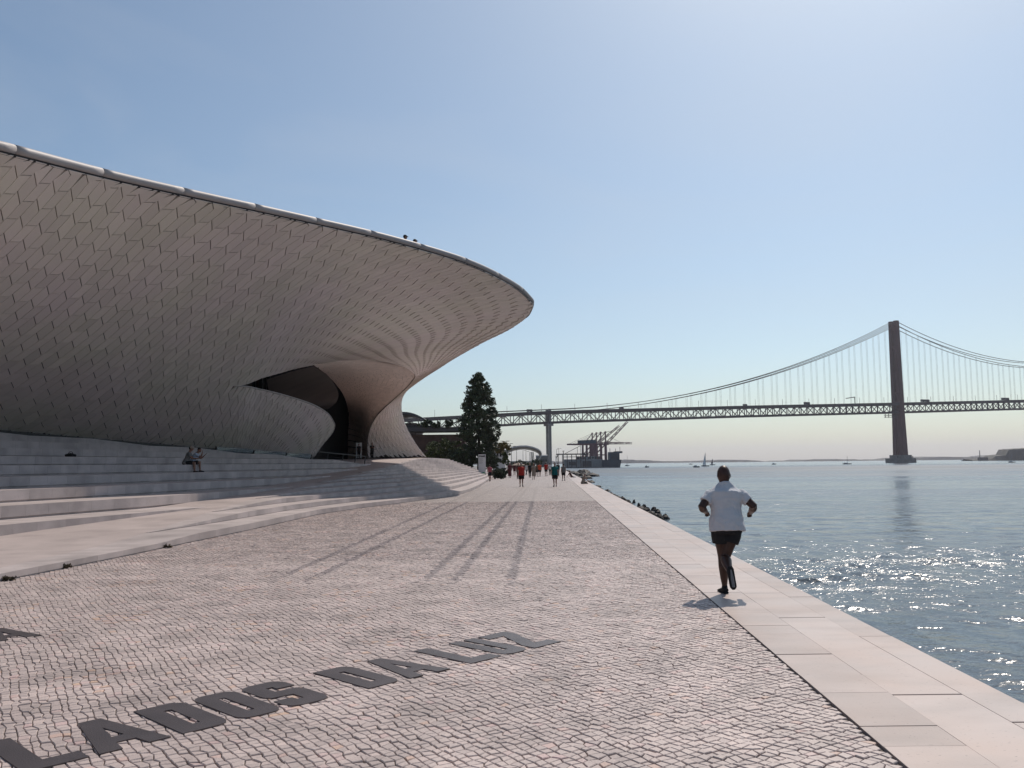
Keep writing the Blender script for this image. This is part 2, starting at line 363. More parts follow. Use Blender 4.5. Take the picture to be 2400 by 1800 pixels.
# water, ground ---------------------------------------------------
def build_water():
    ang = np.radians(np.concatenate([np.linspace(-60, -4, 25), np.linspace(-3, 36, 340), np.linspace(38, 110, 28)]))
    rad = np.concatenate([np.geomspace(3.0, 160, 680), np.geomspace(170, 14000, 110)])
    A, R = np.meshgrid(ang, rad)
    X = R*np.sin(A); Y = R*np.cos(A); Z = np.zeros_like(X)
    rg = np.random.default_rng(5)
    gust = np.exp(-((Y-.12*X-33.5+2.2*np.sin(.21*X)+1.2*np.sin(.53*X+1))/3.6)**2)*(.75+.25*np.sin(.35*X+.9*Y))
    calm = .62+.38*np.clip((R-45)/60, 0, 1)
    for i in range(46):
        lam = 0.34*1.09**i; th = 0.9 + rg.normal()*0.55       # travelling obliquely towards the quay
        k = 2*math.pi/lam; amp = 0.0080*lam**0.75*min(1, (1.3/lam)**1.5)
        cell = np.maximum(R*(math.log(160/3)/679), R*0.0033)
        fade = np.clip((lam/cell-2.2)/2.5, 0, 1)
        Z += fade*amp*(calm+(1.9*gust*np.clip((X-6)/6, .25, 1) if lam < 1.5 else 0))*np.sin(k*(X*math.cos(th)+Y*math.sin(th)) + rg.uniform(0, 6.28) + 1.2*np.sin(0.05*X+0.08*Y+i))
    na = len(ang)
    V = np.stack([X, Y, WZ+Z], -1).reshape(-1, 3)
    i = np.arange(len(rad)-1)[:, None]*na + np.arange(na-1)[None]
    F = np.stack([i, i+1, i+na+1, i+na], -1).reshape(-1, 4)[:, ::-1]
    mk('water', V, F, MAT['water'], smooth=True, kind='structure')
build_water()

def sheet(name, poly, z, mat, thick=None):
    n = len(poly); V = [(x, y, z) for x, y in poly]
    if thick is None: return mk(name, V, [tuple(range(n))], mat, kind='structure')
    V += [(x, y, z-thick) for x, y in poly]
    F = [tuple(range(n)), tuple(range(2*n-1, n-1, -1))] + [(i, n+i, n+(i+1) % n, (i+1) % n) for i in range(n)]
    return mk(name, V, F, mat, kind='structure')
YC = 40.0                                                   # real cobbles up to here
ys = np.linspace(-6, YC, 14)
sheet('promenade', [(baseX(y)-0.5, y) for y in ys] + [(kerbX(y)-0.012, y) for y in ys[::-1]], -0.013, MAT['joint'])
ys = np.concatenate([np.linspace(YC, 125, 40), [160, 250, 330]])
far_prom = sheet('promenade_far', [(baseX(y)-0.3, y) for y in ys[:-3]] + [(-260, 125.5), (-260, 330)] + [(kerbX(330)-0.012, 330)] + [(kerbX(y)-0.012, y) for y in ys[-2::-1]], 0.0, MAT['far_paving'])
sheet('riverbank', [(-700, -60), (-8.6, -60), (-8.6, 126), (-2, 126), (kerbX(330)-0.5, 329), (25, 700), (30, 1000), (-700, 1000)], -0.035, MAT['concrete'])

# quay ---------------------------------------------------------------
quay = mk('quay', *(lambda y0, y1: ([(kerbX(y0)+QR[0], y0, -0.03), (kerbX(y0)+QR[3]-0.03, y0, -0.03), (kerbX(y1)+QR[3]-0.03, y1, -0.03), (kerbX(y1)+QR[0], y1, -0.03),
         (kerbX(y0)+QR[0], y0, -3.6), (kerbX(y0)+QR[3]-0.03, y0, -3.6), (kerbX(y1)+QR[3]-0.03, y1, -3.6), (kerbX(y1)+QR[0], y1, -3.6)],
        [(0, 1, 2, 3), (0, 4, 5, 1), (1, 5, 6, 2), (2, 6, 7, 3), (3, 7, 4, 0)]))(-6, 330), MAT['quay_side'], kind='structure')
mb = MB()
for y0 in np.arange(-6, 330, 24):
    a = (kerbX(y0)+QR[3]+0.02, y0, -0.42); b = (kerbX(y0+24)+QR[3]+0.02, y0+24, -0.42); mb.bar(a, b, 0.1, 0.6)
mb.build('algae_band', MAT['algae'], quay)
def quay_slabs():
    rg = random.Random(3)
    rows = [[3.2, 4.3, 5.42, 5.82, 6.64, 7.18, 7.94, 8.87, 9.33, 10.12], [2.4, 4.6, 6.56, 9.76], [1.0, 5.86, 8.70]]
    gaps = {(0, 7.94): 0.022, (1, 6.56): 0.026, (1, 9.76): 0.026, (2, 5.86): 0.024, (2, 8.70): 0.024}
    tints = {(0, 4.3): .75, (0, 5.42): .25, (0, 5.82): .22, (0, 6.64): .62, (0, 7.18): .6, (1, 4.6): .95, (1, 6.56): .8, (2, 5.86): .75}
    n = 0; rest = MB()
    for r, ys_ in enumerate(rows):
        y = ys_[-1]; ys2 = list(ys_)
        while y < 300:
            L = rg.uniform(0.55, 1.15) if r == 0 else rg.uniform(1.8, 3.3)
            if y > 90: L *= 4
            y += L; ys2.append(y)
        for a, b in zip(ys2[:-1], ys2[1:]):
            g = gaps.get((r, a), rg.choice([0.004, 0.005, 0.006]) if r == 0 else rg.choice([0.005, 0.007, 0.02 if y < 60 else 0.006]))
            t = tints.get((r, a), rg.uniform(0.3, 0.9))
            a2 = a+g; x0, x1 = QR[r]+(0.008 if r == 0 else 0.0006), QR[r+1]-0.0006
            zt = rg.uniform(-0.002, 0.002); c = 0.0018
            V = []
            for z, e in ((zt-0.12, 0), (zt-c, 0), (zt, c)):
                V += [(kerbX(a2)+x0+e, a2+e, z), (kerbX(a2)+x1-e, a2+e, z), (kerbX(b)+x1-e, b-e, z), (kerbX(b)+x0+e, b-e, z)]
            F = [(8, 9, 10, 11)] + [(i, (i+1) % 4, 4+(i+1) % 4, 4+i) for i in range(4)] + [(4+i, 4+(i+1) % 4, 8+(i+1) % 4, 8+i) for i in range(4)]
            if n < 290 and b < 90: mk('quay_slab', V, F, MAT['quay'], quay, tint=t); n += 1
            else: rest.add(V, F, t)
    rest.build('quay_slab', MAT['quay'], quay, kind='stuff')
quay_slabs()

# dark paving strips ---------------------------------------------------
STRIPS = [((-1.36, 13.1), (1.68, 85.4)), ((-.9, 12.9), (1.93, 85.3)), ((-.07, 12.5), (1.85, 67.3)), ((-3.7, 13.6), (-1.98, 76)), ((-3.15, 13.2), (-.77, 75.6))]
for (x0, y0), (x1, y1) in STRIPS:
    f = (YC-y0)/(y1-y0); xa = x0+(x1-x0)*f; h = 0.075
    mk('paving_strip', [(xa-h, YC, .004), (xa+h, YC, .004), (x1+h, y1, .004), (x1-h, y1, .004)], [(0, 1, 2, 3)], MAT['strip'], kind='structure')

# cobbles ---------------------------------------------------------------
def cobbles():
    s = 0.069; th = math.radians(33)
    y0, y1 = 4.3, YC
    n = 620
    I, J = np.meshgrid(np.arange(-n, n), np.arange(-n, n), indexing='ij')
    a = I*s; b = J*s
    X = math.cos(th)*a - math.sin(th)*b - 2.0; Y = math.sin(th)*a + math.cos(th)*b + 14
    def warp(X, Y):
        dx = 0.10*np.sin(0.55*Y+0.35*X+0.6)+0.035*np.sin(1.3*X-0.9*Y+2)+0.006*np.sin(3.1*X+3.3*Y)
        dy = 0.10*np.sin(0.6*X-0.4*Y+1.9)+0.035*np.sin(1.1*Y+1.2*X+.7)+0.006*np.sin(2.7*X-3.5*Y+1)
        return X+dx, Y+dy
    X, Y = warp(X, Y)
    rg = np.random.default_rng(2)
    # every other row shifted a little, corners jittered
    X = X + rg.normal(0, 0.0088, X.shape); Y = Y + rg.normal(0, 0.0088, Y.shape)
    c = np.stack([np.stack([X[:-1, :-1], Y[:-1, :-1]], -1), np.stack([X[1:, :-1], Y[1:, :-1]], -1),
                  np.stack([X[1:, 1:], Y[1:, 1:]], -1), np.stack([X[:-1, 1:], Y[:-1, 1:]], -1)], 2).reshape(-1, 4, 2)
    m0 = c.mean(1); c = c[(m0[:, 0] < kerbX(m0[:, 1])-0.012)]
    c[..., 0] = np.minimum(c[..., 0], kerbX(c[..., 1])-0.003)
    m = c.mean(1)
    vis = (m[:, 1] > y0) & (m[:, 1] < y1-0.02) & (m[:, 0] > baseX(m[:, 1])+0.03)
    # the part of the paving the camera, or one a step aside, can see
    vis &= (np.abs(m[:, 0]) < 0.66*m[:, 1]+2.2)
    c = c[vis]; m = m[vis]; N = len(c)
    gap = rg.uniform(0.0018, 0.0046, N)[:, None, None]
    d = c - m[:, None]; L = np.linalg.norm(d, axis=2, keepdims=True)
    c1 = m[:, None] + d*(1-gap*1.41/L)
    c2 = m[:, None] + d*(1-(gap*1.41+0.006)/L)
    z = rg.normal(0, 0.0022, N); tx, ty = rg.normal(0, 0.022, (2, N))
    def lift(cc, off): return np.concatenate([cc, (z[:, None] + (cc[..., 0]-m[:, None, 0])*tx[:, None] + (cc[..., 1]-m[:, None, 1])*ty[:, None] + off)[..., None]], 2)
    lo = lift(c1, -0.022); mid = lift(c1, -0.0045); top = lift(c2, 0.0)
    tint = np.clip(rg.normal(0.52, 0.15, N), 0.21, 0.86)
    tint = np.where(rg.random(N) < 0.035, rg.uniform(0.88, 0.98, N), tint)
    # patches of other stone
    pn = np.sin(m[:, 0]*2.1+0.8*m[:, 1])*np.sin(1.7*m[:, 1]-1.1*m[:, 0]+1)
    tint = np.where((pn > 0.72) & (rg.random(N) < 0.25) & (m[:, 0] < -0.5), rg.uniform(0.86, 1.0, N), tint)
    for (x0, ya), (x1, yb) in STRIPS:
        xs = x0+(x1-x0)*(m[:, 1]-ya)/(yb-ya)
        on = (np.abs(m[:, 0]-xs) < 0.075) & (m[:, 1] > ya-0.3) & (rg.random(N) < np.clip((m[:, 1]-ya+0.3)/1.2, 0, 0.96))
        tint = np.where(on, rg.uniform(0.02, 0.14, N), tint)
    # rank by size in the picture: nearest to the eye and inside the frame
    P3 = np.concatenate([m, np.zeros((N, 1))], 1) - CAMP; k = P3 @ FWD
    px = PCX+FPX*(P3 @ RGT)/k; py = PCY-FPX*(P3 @ UPV)/k
    inside = (px > 15) & (px < 2385) & (py < 1790)
    area = np.where(inside, 1/k**3, 0); big = np.argsort(-area)[:300]
    quads = [(8, 9, 10, 11)] + [(i, (i+1) % 4, 4+(i+1) % 4, 4+i) for i in range(4)] + [(4+i, 4+(i+1) % 4, 8+(i+1) % 4, 8+i) for i in range(4)]
    V = np.concatenate([lo, mid, top], 1)
    prom = bpy.data.objects['promenade']
    isbig = np.zeros(N, bool); isbig[big] = True
    for i in big:
        mk('cobble', V[i], quads, MAT['cobble'], prom, tint=tint[i])
    near = ~isbig & (m[:, 1] < 16)
    for sel, q in ((near, quads), (~isbig & ~near, None)):
        VV = V[sel]; nn = len(VV)
        if q is None:
            VV = VV[:, [4, 5, 6, 7, 8, 9, 10, 11]]; VV[:, :4, 2] -= 0.012; q = [(4, 5, 6, 7)] + [(i, (i+1) % 4, 4+(i+1) % 4, 4+i) for i in range(4)]
        qa = np.array(q); kk = VV.shape[1]
        F = (qa[None] + (np.arange(nn)*kk)[:, None, None]).reshape(-1, 4)
        mk('cobble', VV.reshape(-1, 3), F, MAT['cobble'], prom, tint=np.repeat(tint[sel], len(q)), kind='stuff')
cobbles()

# steel letters -----------------------------------------------------------
def letters():
    t = 0.155/0.74                               # stroke as a share of the height
    w_ = 0.50
    c = 0.1
    def oct_(x0, x1, y0, y1, bl, br, tr, tl):
        p = []
        for x, y, k, dx, dy, a0 in ((x0, y0, bl, 1, 1, 180), (x1, y0, br, -1, 1, 270), (x1, y1, tr, -1, -1, 0), (x0, y1, tl, 1, -1, 90)):
            if not k: p.append((x, y)); continue
            for i in range(5):
                a = math.radians(a0 + 22.5*i); p.append((x+dx*k+k*math.cos(a), y+dy*k+k*math.sin(a)))
        return p
    def ring(outer, inner):
        return [outer, inner]
    W = w_
    GL = {
        'L': [[(0, 0), (W, 0), (W, t), (t, t), (t, 1), (0, 1)]],
        'A': [[(0, 0), (.19, 0), (.215, .2), (.385, .2), (.41, 0), (.6, 0), (.40, 1), (.20, 1)], [(.245, .37), (.30, .70), (.355, .37)]],
        'D': [oct_(0, W, 0, 1, 0, .14, .14, 0), oct_(t, W-t, t, 1-t, 0, .02, .02, 0)],
        'O': [oct_(0, W, 0, 1, .14, .14, .14, .14), oct_(t, W-t, t, 1-t, .02, .02, .02, .02)],
        'S': [[(.14, 0), (W-.14, 0), (W-.04, .04), (W, .14), (W, .5), (W-.05, .59), (t, .61), (t, 1-t), (W-t, 1-t), (W-t, .70), (W, .70), (W, .86), (W-.04, .96), (W-.14, 1), (.14, 1), (.04, .96), (0, .86), (0, .50), (.05, .42), (W-t, .40), (W-t, t), (t, t), (t, .30), (0, .30), (0, .14), (.04, .04)]],
        'U': [[(.14, 0), (W-.14, 0), (W-.04, .04), (W, .14), (W, 1), (W-t, 1), (W-t, t), (t, t), (t, 1), (0, 1), (0, .14), (.04, .04)]],
        'Z': [[(0, 0), (W, 0), (W, t), (t*1.1, t), (W, 1-t), (W, 1), (0, 1), (0, 1-t), (W-t*1.1, 1-t), (0, t)]],
    }
    o = np.array([-2.75, 5.2]); ex = np.array([.687, .726]); ey = np.array([-.726, .687]); Hh = 0.77
    spec = [('L', -0.13, .36, 'first steel letter L at the lower corner of the paving, cut by the picture edge'),
            ('A', .29, .45, 'large steel letter A of the word before DA, next to the first L'),
            ('D', .82, .35, 'steel letter D between the large A and the O'),
            ('O', 1.24, .34, 'steel letter O between D and S'),
            ('S', 1.63, .37, 'steel letter S ending the longest word on the cobbles'),
            ('D', 2.33, .34, 'steel letter D starting the word DA on the cobbles'),
            ('A', 2.75, .44, 'steel letter A ending the word DA on the cobbles'),
            ('L', 3.44, .38, 'steel letter L starting the last word on the cobbles'),
            ('U', 3.88, .34, 'steel letter U in the middle of the last word'),
            ('Z', 4.28, .38, 'steel letter Z ending the last word, glossy in the light')]
    def make(ch, org, wid, label):
        rings = GL[ch]; gw = max(p[0] for p in rings[0])
        cu = bpy.data.curves.new('inlaid_letter', 'CURVE'); cu.dimensions = '2D'; cu.fill_mode = 'BOTH'; cu.extrude = 0.006
        for rg_ in rings:
            sp = cu.splines.new('POLY'); sp.points.add(len(rg_)-1); sp.use_cyclic_u = True
            for pt, (x, y) in zip(sp.points, rg_): pt.co = (x/gw*wid, y*Hh, 0, 1)
        tmp = bpy.data.objects.new('tmp', cu); COL.objects.link(tmp)
        dg = bpy.context.evaluated_depsgraph_get(); me = bpy.data.meshes.new_from_object(tmp.evaluated_get(dg))
        bpy.data.objects.remove(tmp); bpy.data.curves.remove(cu)
        me.materials.clear(); me.materials.append(MAT['letter'])
        ob = bpy.data.objects.new('inlaid_letter', me); COL.objects.link(ob)
        ob.location = (org[0], org[1], 0.0022); ob.rotation_euler = (0, 0, math.atan2(ex[1], ex[0]))
        tag(ob, label, 'letter', 'steel letters set into the cobbles')
    for ch, s_, wid, lab in spec: make(ch, o+ex*s_, wid, lab)
    make('A', np.array([-5.30, 8.86]), .46, 'dark steel letter of another line, cut by the edge beside the lowest step')
letters()

# ------------------------------------------------------------------ terraces: steps and ramp
RIS = 0.18
def stairs():
    st = thing('stone_terrace', 'broad pale limestone steps with a ramp climbing between them to the curved building', 'steps', (0, 0, 0))
    Ys = np.concatenate([np.arange(-4, 60, 0.5), np.arange(60, 120.6, 1.0)])
    # ramp surface
    V = []
    for y in Ys: V += [(rampO(y)-0.02, y, rampZ(y)), (rampI(y)-0.1, y, rampZ(y))]
    F = [(2*i, 2*i+2, 2*i+3, 2*i+1) for i in range(len(Ys)-1)]
    mk('ramp', V, F, MAT['ramp'], st, smooth=False)
    # plaza at the foot of the building, core under everything, end wall
    V = []
    for y in np.arange(60, 121, 5.0): V += [(rampI(y)+0.05, y, rampZ(y)-0.004), (-40, y, rampZ(y)-0.004)]
    mk('plaza', V, [(2*i, 2*i+2, 2*i+3, 2*i+1) for i in range(len(V)//2-1)], MAT['ramp'], st)
    blocks = []
    rg = random.Random(9)
    def flight(Xa, Xb, za, zb, ris, ymin, ymax, L, kmax, zoff, clip):
        """steps between plan curves Xa (low) and Xb (high)"""
        for k in range(kmax):
            zk = zoff + ris*k                                   # tread k lies at zk+ris, its riser stands on level zk
            def edge(y, z):
                wv = (z-za(y))/max(zb(y)-za(y), 1e-6); return Xa(y)+(Xb(y)-Xa(y))*wv, wv
            y = ymin + rg.uniform(0, L)
            while y < ymax:
                l = L*rg.uniform(0.8, 1.2)*(1 if y < 45 else 1.6)
                cuts = np.linspace(y, y+l, 2 if y > 50 else 3)
                row = []
                for yy in cuts:
                    x0, w0 = edge(yy, zk); x1, w1 = edge(yy, zk+ris); row.append((yy, x0, w0, x1, w1))
                y += l
                if clip == 'low':       # exists where the ramp stands above level zk
                    ok = [r for r in row if r[2] < 1.0]
                else:
                    ok = [r for r in row if r[4] > 0.0 and r[2] < 1.0]
                if len(ok) < 2: continue
                V = []; g = 0.003; NP = 6
                for i, (yy, x0, w0, x1, w1) in enumerate(ok):
                    yy2 = yy + (g if i == 0 else (-g if i == len(ok)-1 else 0))
                    top = min(zk+ris, float(zb(yy))-0.001)
                    xe = x1 if w1 <= 1 else float(Xb(yy)); xe -= 0.14
                    sb, sh2 = (.05, .055) if clip == 'up' else (.012, .012)
                    V += [(x0-sb, yy2, zk-0.3), (x0-sb, yy2, zk+sh2), (x0, yy2, zk+sh2+.005), (x0-.004, yy2, top), (xe, yy2, top), (xe, yy2, zk-0.3)]
                n = len(ok); F = []
                for i in range(n-1):
                    for q in range(NP-1): F.append((NP*i+q, NP*(i+1)+q, NP*(i+1)+q+1, NP*i+q+1))
                F += [tuple(range(NP-1, -1, -1)), tuple(NP*(n-1)+q for q in range(NP))]
                c = np.array(V).mean(0); kx, ky, kd = pix(c)
                vis = 2200/kd**2 if (kd > 3 and -100 < kx < 2500) else 0
                blocks.append((vis, V, F, rg.uniform(0.1, 0.9)))
    flight(baseX, rampO, lambda y: 0.0, rampZ, RIS, -3, 120.2, 0.95, 15, 0.0, 'low')
    flight(rampI, footX, rampZ, footZ, 0.36, 4, 75, 0.85, 12, 0.07, 'up')
    blocks.sort(key=lambda b: -b[0])
    for b in blocks[:300]: mk('step_block', b[1], b[2], MAT['step'], st, tint=b[3])
    m = MB()
    for b in blocks[300:]: m.add(b[1], b[2], b[3])
    m.build('step_block', MAT['step'], st, kind='stuff')
    # backing slope so that no gap shows between blocks
    V = []; 
    for y in Ys:
        V += [(baseX(y)-0.05, y, -0.05), (rampO(y), y, rampZ(y)-RIS-0.1), (rampI(y), y, rampZ(y)-0.12), (footX(min(y, 75))-0.3, y, (footZ(y) if y < 75 else 2.3)-0.45)]
    mk('core', V, [(4*i+q, 4*i+4+q, 4*i+5+q, 4*i+1+q) for i in range(len(Ys)-1) for q in range(3)], MAT['quay_side'], st)
    # end wall where the hill stops
    xs = np.linspace(-2.6, -40, 60); V = []
    for x in xs:
        wv = np.clip((x+2.6)/(rampO(120)+2.6), 0, 1); z = min(2.5, RIS*math.ceil(wv*2.5/RIS-1e-6)) if wv > 0 else 0
        V += [(x, 120.4, z-0.02), (x, 120.4, -0.3)]
    mk('end_wall', V, [(2*i, 2*i+1, 2*i+3, 2*i+2) for i in range(len(xs)-1)], MAT['step'], st, tint=0.4)
    return st
stairs()

# ------------------------------------------------------------------ the museum
museum = thing('curved_museum', 'low curving building clad in pale ceramic tiles with an overhanging roof lip', 'building')
LIP = [(-1100, 70, 12.5), (-700, 195, 16), (-330, 280, 19.8), (0, 357, 24.0), (320, 436, 29.5), (700, 518, 37.0), (924, 569, 42.5), (1102, 622, 47.5), (1207, 674, 52.5), (1244, 706, 56), (1248.5, 717, 57.3), (1245, 730, 58.6), (1235, 744, 60)]
SIL = [(1192, 773, 63), (1102, 819, 70), (1012, 874, 80), (972, 901, 86), (951, 919, 90), (942, 937, 92.5), (941, 957, 94), (946, 983, 95), (957, 1010, 95.8), (977, 1043, 96.4), (999, 1071.5, 97)]
MID = [(-1100, 640, 19.1), (-700, 760, 24.5), (-330, 840, 30.3), (0, 888, 37.0), (300, 910, 43.3), (545, 905, 49.5), (620, 884, 52), (700, 862, 56.5), (770, 849, 62), (840, 843, 67.5), (905, 848, 73), (950, 861, 77), (970, 875, 80), (972, 885, 81.5), (955, 906, 84), (930, 930, 87), (902, 955, 89.5), (880, 979, 91.5), (866, 1008, 93.5), (861, 1040, 95), (862, 1072, 95.6)]
TNG = MID[:6] + [(613, 914, 53), (680, 931, 56.5), (735, 950, 60), (768, 970, 63), (782, 990, 65), (784, 1000, 65.7), (777, 1017, 66.6), (754, 1045, 67.4), (736, 1071, 67.8)]
NU = 400
def curve3(lst, n=1600): return crom([P(*q) for q in lst], n)
lipc = curve3(LIP + SIL); midc = curve3(MID); tngc = curve3(TNG)
def anchors(curve, lst, keys):
    """arc fractions of given control points"""
    out = []
    for k in keys:
        q = P(*lst[k]); out.append(np.argmin(((curve-q)**2).sum(1))/(len(curve)-1))
    return np.array(out)
LS = LIP+SIL
# parameter u in [0,1] with matched stations: lip index <-> mid index
UK = np.array([0, .10, .20, .30, .42, .52, .66, .76, .88, 1.0])
fl = anchors(lipc, LS, [0, 1, 2, 3, 4, 5, 8, 14, 19, 23])
fm = anchors(midc, MID, [0, 1, 2, 3, 4, 5, 8, 11, 16, 20])
from_u = lambda u, f: np.interp(u, UK, f)
def sm(u, f):                       # smooth monotone version of the station map
    e = 0.03; return (from_u(np.clip(u-e, 0, 1), f)+from_u(np.clip(u+e, 0, 1), f)+2*from_u(u, f))/4 if 0.03 < u < 0.97 else from_u(u, f)
def at(c, f):
    x = np.clip(f, 0, 1)*(len(c)-1); i = int(min(x, len(c)-2)); r = x-i; return c[i]*(1-r)+c[i+1]*r
_us = np.linspace(0, 1, 801)
def _sm_arr(f):
    b = np.interp(_us, UK, f); k = np.hanning(41); k /= k.sum(); p = np.concatenate([2*b[0]-b[20:0:-1], b, 2*b[-1]-b[-2:-22:-1]])
    r = np.convolve(p, k, 'valid'); r[0] = b[0]; r[-1] = b[-1]; return np.clip(r, 0, 1)
FL, FM = _sm_arr(fl), _sm_arr(fm)
UC = float(np.interp(anchors(midc, MID, [5])[0], FM, _us))       # u of the corner of the opening
UT = UC + 0.20                                                  # u of the tongue tip
ftn_c = anchors(tngc, TNG, [5])[0]
def lip_at(u): return at(lipc, np.interp(u, _us, FL))
def mid_at(u): return at(midc, np.interp(u, _us, FM))
def tng_at(u):
    if u <= UC: return mid_at(u)
    return at(tngc, ftn_c + (1-ftn_c)*(u-UC)/(UT-UC))
def foot_at(u):
    # foot of the wall, following the top of the upper steps
    y = np.interp(u, [0, .10, .20, .30, .42, UC, UT], [26.5, 30.6, 35.6, 42.0, 49.6, 58.5, 67.6])
    return np.array([footX(y)-0.05, y, footZ(y)+0.22])
def surf(u, v):
    """v 0..1 lip to mid line, 1..2 mid line to foot"""
    u = min(max(u, 0), 1)
    if v <= 1:
        a, b = lip_at(u), mid_at(u); p = a+(b-a)*v
        sag = 0.5*math.sin(math.pi*v)*np.clip((u-.45)/.2, 0, 1)
        n = np.array([0.55, -0.35, -0.75])
        return p - n*sag*(0.3 if u < .66 else 0.3*(1-min(1, (u-.66)/.2)))
    a, b = tng_at(u), foot_at(min(u, UT)); v -= 1
    p = a+(b-a)*v
    bul = 0.35*math.sin(math.pi*v)*np.clip((UT-u)/0.12, 0, 1)*np.clip((u-UC)/0.08, 0, 1)
    return p + np.array([0.75, -0.6, -0.15])*bul
NSIGN = 1.0
def nrm(u, v):
    e = 1e-3; v0 = max(v-e, 0 if v <= 1 else 1.0001); v1 = min(v+e, 1 if v <= 1 else 2)
    u1 = min(u+e, 1 if v <= 1 else UT); u0 = max(u-e, 0)
    n = np.cross(surf(u1, v)-surf(u0, v), surf(u, v0)-surf(u, v1)); l = np.linalg.norm(n)
    return NSIGN*n/l if l > 1e-9 else np.array([0, -1.0, 0])
_p = surf(.3, .5)
if nrm(.3, .5) @ (CAMP-_p) < 0: NSIGN = -1.0
print('NSIGN', NSIGN, [round(float(nrm(a, b) @ (CAMP-surf(a, b))), 2) for a in (.1, .3, .5, .7, .9) for b in (.2, .8)])
def grid(name, fn, nu, nv, mat, off=0.0, parent=museum):
    V = [fn(i/(nu-1), j/(nv-1)) for i in range(nu) for j in range(nv)]
    F = [(i*nv+j, (i+1)*nv+j, (i+1)*nv+j+1, i*nv+j+1) for i in range(nu-1) for j in range(nv-1)]
    return mk(name, V, F, mat, parent, smooth=True)
grid('upper_shell', lambda a, b: surf(a, b)-nrm(a, b)*0.05, 260, 14, MAT['tile_back'])
grid('lower_shell', lambda a, b: surf(a*UT, 1.0001+b*.9999)-nrm(a*UT, 1.0002+b*.999)*0.05, 150, 10, MAT['tile_back'])

def shell_tiles():
    # metric length along u (taken along the lip) and across
    us = np.linspace(0, 1, 500); lp = np.array([(surf(u, 0.0)+surf(u, 0.5)*1+surf(u, 1.0))/3 for u in us])
    sl_ = np.concatenate([[0], np.cumsum(np.linalg.norm(np.diff(lp, axis=0), axis=1))])
    sl_tot = sl_[-1]; sl_ = sl_/sl_tot; Ltot = float(sl_tot)
    s_of_u = lambda u: np.interp(u, us, sl_)*Ltot
    u_of_s = lambda s: float(np.interp(s/Ltot, sl_, us))
    VH, VL = 7.6, 2.75                         # nominal metres from lip to mid line and from mid line to foot
    def v_of(y): return y/VH if y < VH else 1+(y-VH)/VL
    # lattice of long lozenges: set from the slant and size the tiles have on the wall near the left end
    u0, v0, e = .335, .32, 1e-3
    p0 = np.array(pix(surf(u0, v0))[:2]); s0 = s_of_u(u0)
    Jm = np.stack([(np.array(pix(surf(u_of_s(s0+.05), v0))[:2])-p0)/.05, (np.array(pix(surf(u0, v0+e))[:2])-p0)/(e*VH)], 1)
    Ji = np.linalg.inv(Jm)
    a = Ji @ np.array([-37, 35.5]); Ae = Ji @ np.array([25, 1.]); Be = Ji @ np.array([5.4, 25]); sh = -.17*a
    b = Ae+Be+2*sh
    tiles = []
    rg = np.random.default_rng(4)
    def emit(kind, uv, u_c, vc):
        pts = np.array([surf(*t) for t in uv])
        n = nrm(u_c, min(max(vc, 1e-3), 1.999))
        ar = 0.5*np.linalg.norm(np.cross(pts[2]-pts[0], pts[3]-pts[1]))
        if ar < 0.004: return
        rz_ = .012+.03*float(np.clip((u_c-.5)/.2, 0, 1)); tilt = rz_*(np.array([1, .7, 0, 0]) if kind == 0 else np.array([.6, 1, .2, 0]))
        top = pts + n*(0.012+tilt[:, None])
        V = np.vstack([pts-n*0.045, top])
        kx, ky, kd = pix(pts.mean(0))
        vis = ar/kd**2 if (15 < kx < 2385 and 15 < ky < 1790) else 0
        tiles.append((vis, V, float(np.clip(rg.normal(.5, .22), 0, 1))))
    g = 0.0185
    NI, NJ = 200, 120
    for i in range(-NI, NI):
        for j in range(-10, NI+40):
            o = a*i + b*j
            if not (-1 < o[0] < Ltot+1.5 and -1 < o[1] < VH+VL+0.8): continue
            for kind in (0, 1):
                if kind == 0: q = [o, o+Ae, o+Ae-a, o-a]
                else:
                    p = o+Ae+sh; q = [p, p+Be, p+Be-a, p-a]
                q = np.array(q); c = q.mean(0)
                vmn, vmx = v_of(q[:, 1].min()), v_of(q[:, 1].max())
                if c[0] < 0 or c[0] > Ltot or vmx < 0.004 or vmn > 1.996: continue
                u_c = u_of_s(c[0]); vc = v_of(c[1])
                d = q-c; q2 = c + d*np.maximum(1-g/np.maximum(np.abs(d).max(1, keepdims=True), .05), .3)
                for lo, hi in (((0.0, 2.0),) if u_c < UC else ((0.0, 1.0), (1.00001, 2.0))):
                  if vmx <= lo+0.004 or vmn >= hi-0.004: continue
                  if lo > 0.5 and u_c > UT: continue
                  uv = [(u_of_s(np.clip(x, 0, Ltot)), float(np.clip(v_of(y), lo, hi))) for x, y in q2]
                  if lo > 0.5: uv = [(min(x, UT), y) for x, y in uv]
                  emit(kind, uv, u_c, float(np.clip(vc, lo, hi)))
    return tiles
TF = [(4, 5, 6, 7), (0, 1, 5, 4), (1, 2, 6, 5), (2, 3, 7, 6), (3, 0, 4, 7)]
_t = shell_tiles(); _t.sort(key=lambda t: -t[0])
def put_tiles(tl, parent, name='tile', nbig=300, mat='tile'):
    # faces wound so that the outer side shows outwards whichever way the patch runs
    for vis, V, tn in tl[:nbig]: mk(name, V, TF, MAT[mat], parent, tint=tn)
    rest = tl[nbig:]
    if rest:
        VV = np.concatenate([t[1] for t in rest]); k = np.arange(len(rest))*8
        F = (np.array(TF)[None]+k[:, None, None]).reshape(-1, 4)
        mk(name, VV, F, MAT[mat], parent, tint=np.repeat([t[2] for t in rest], 5), kind='stuff')
put_tiles(_t, museum)

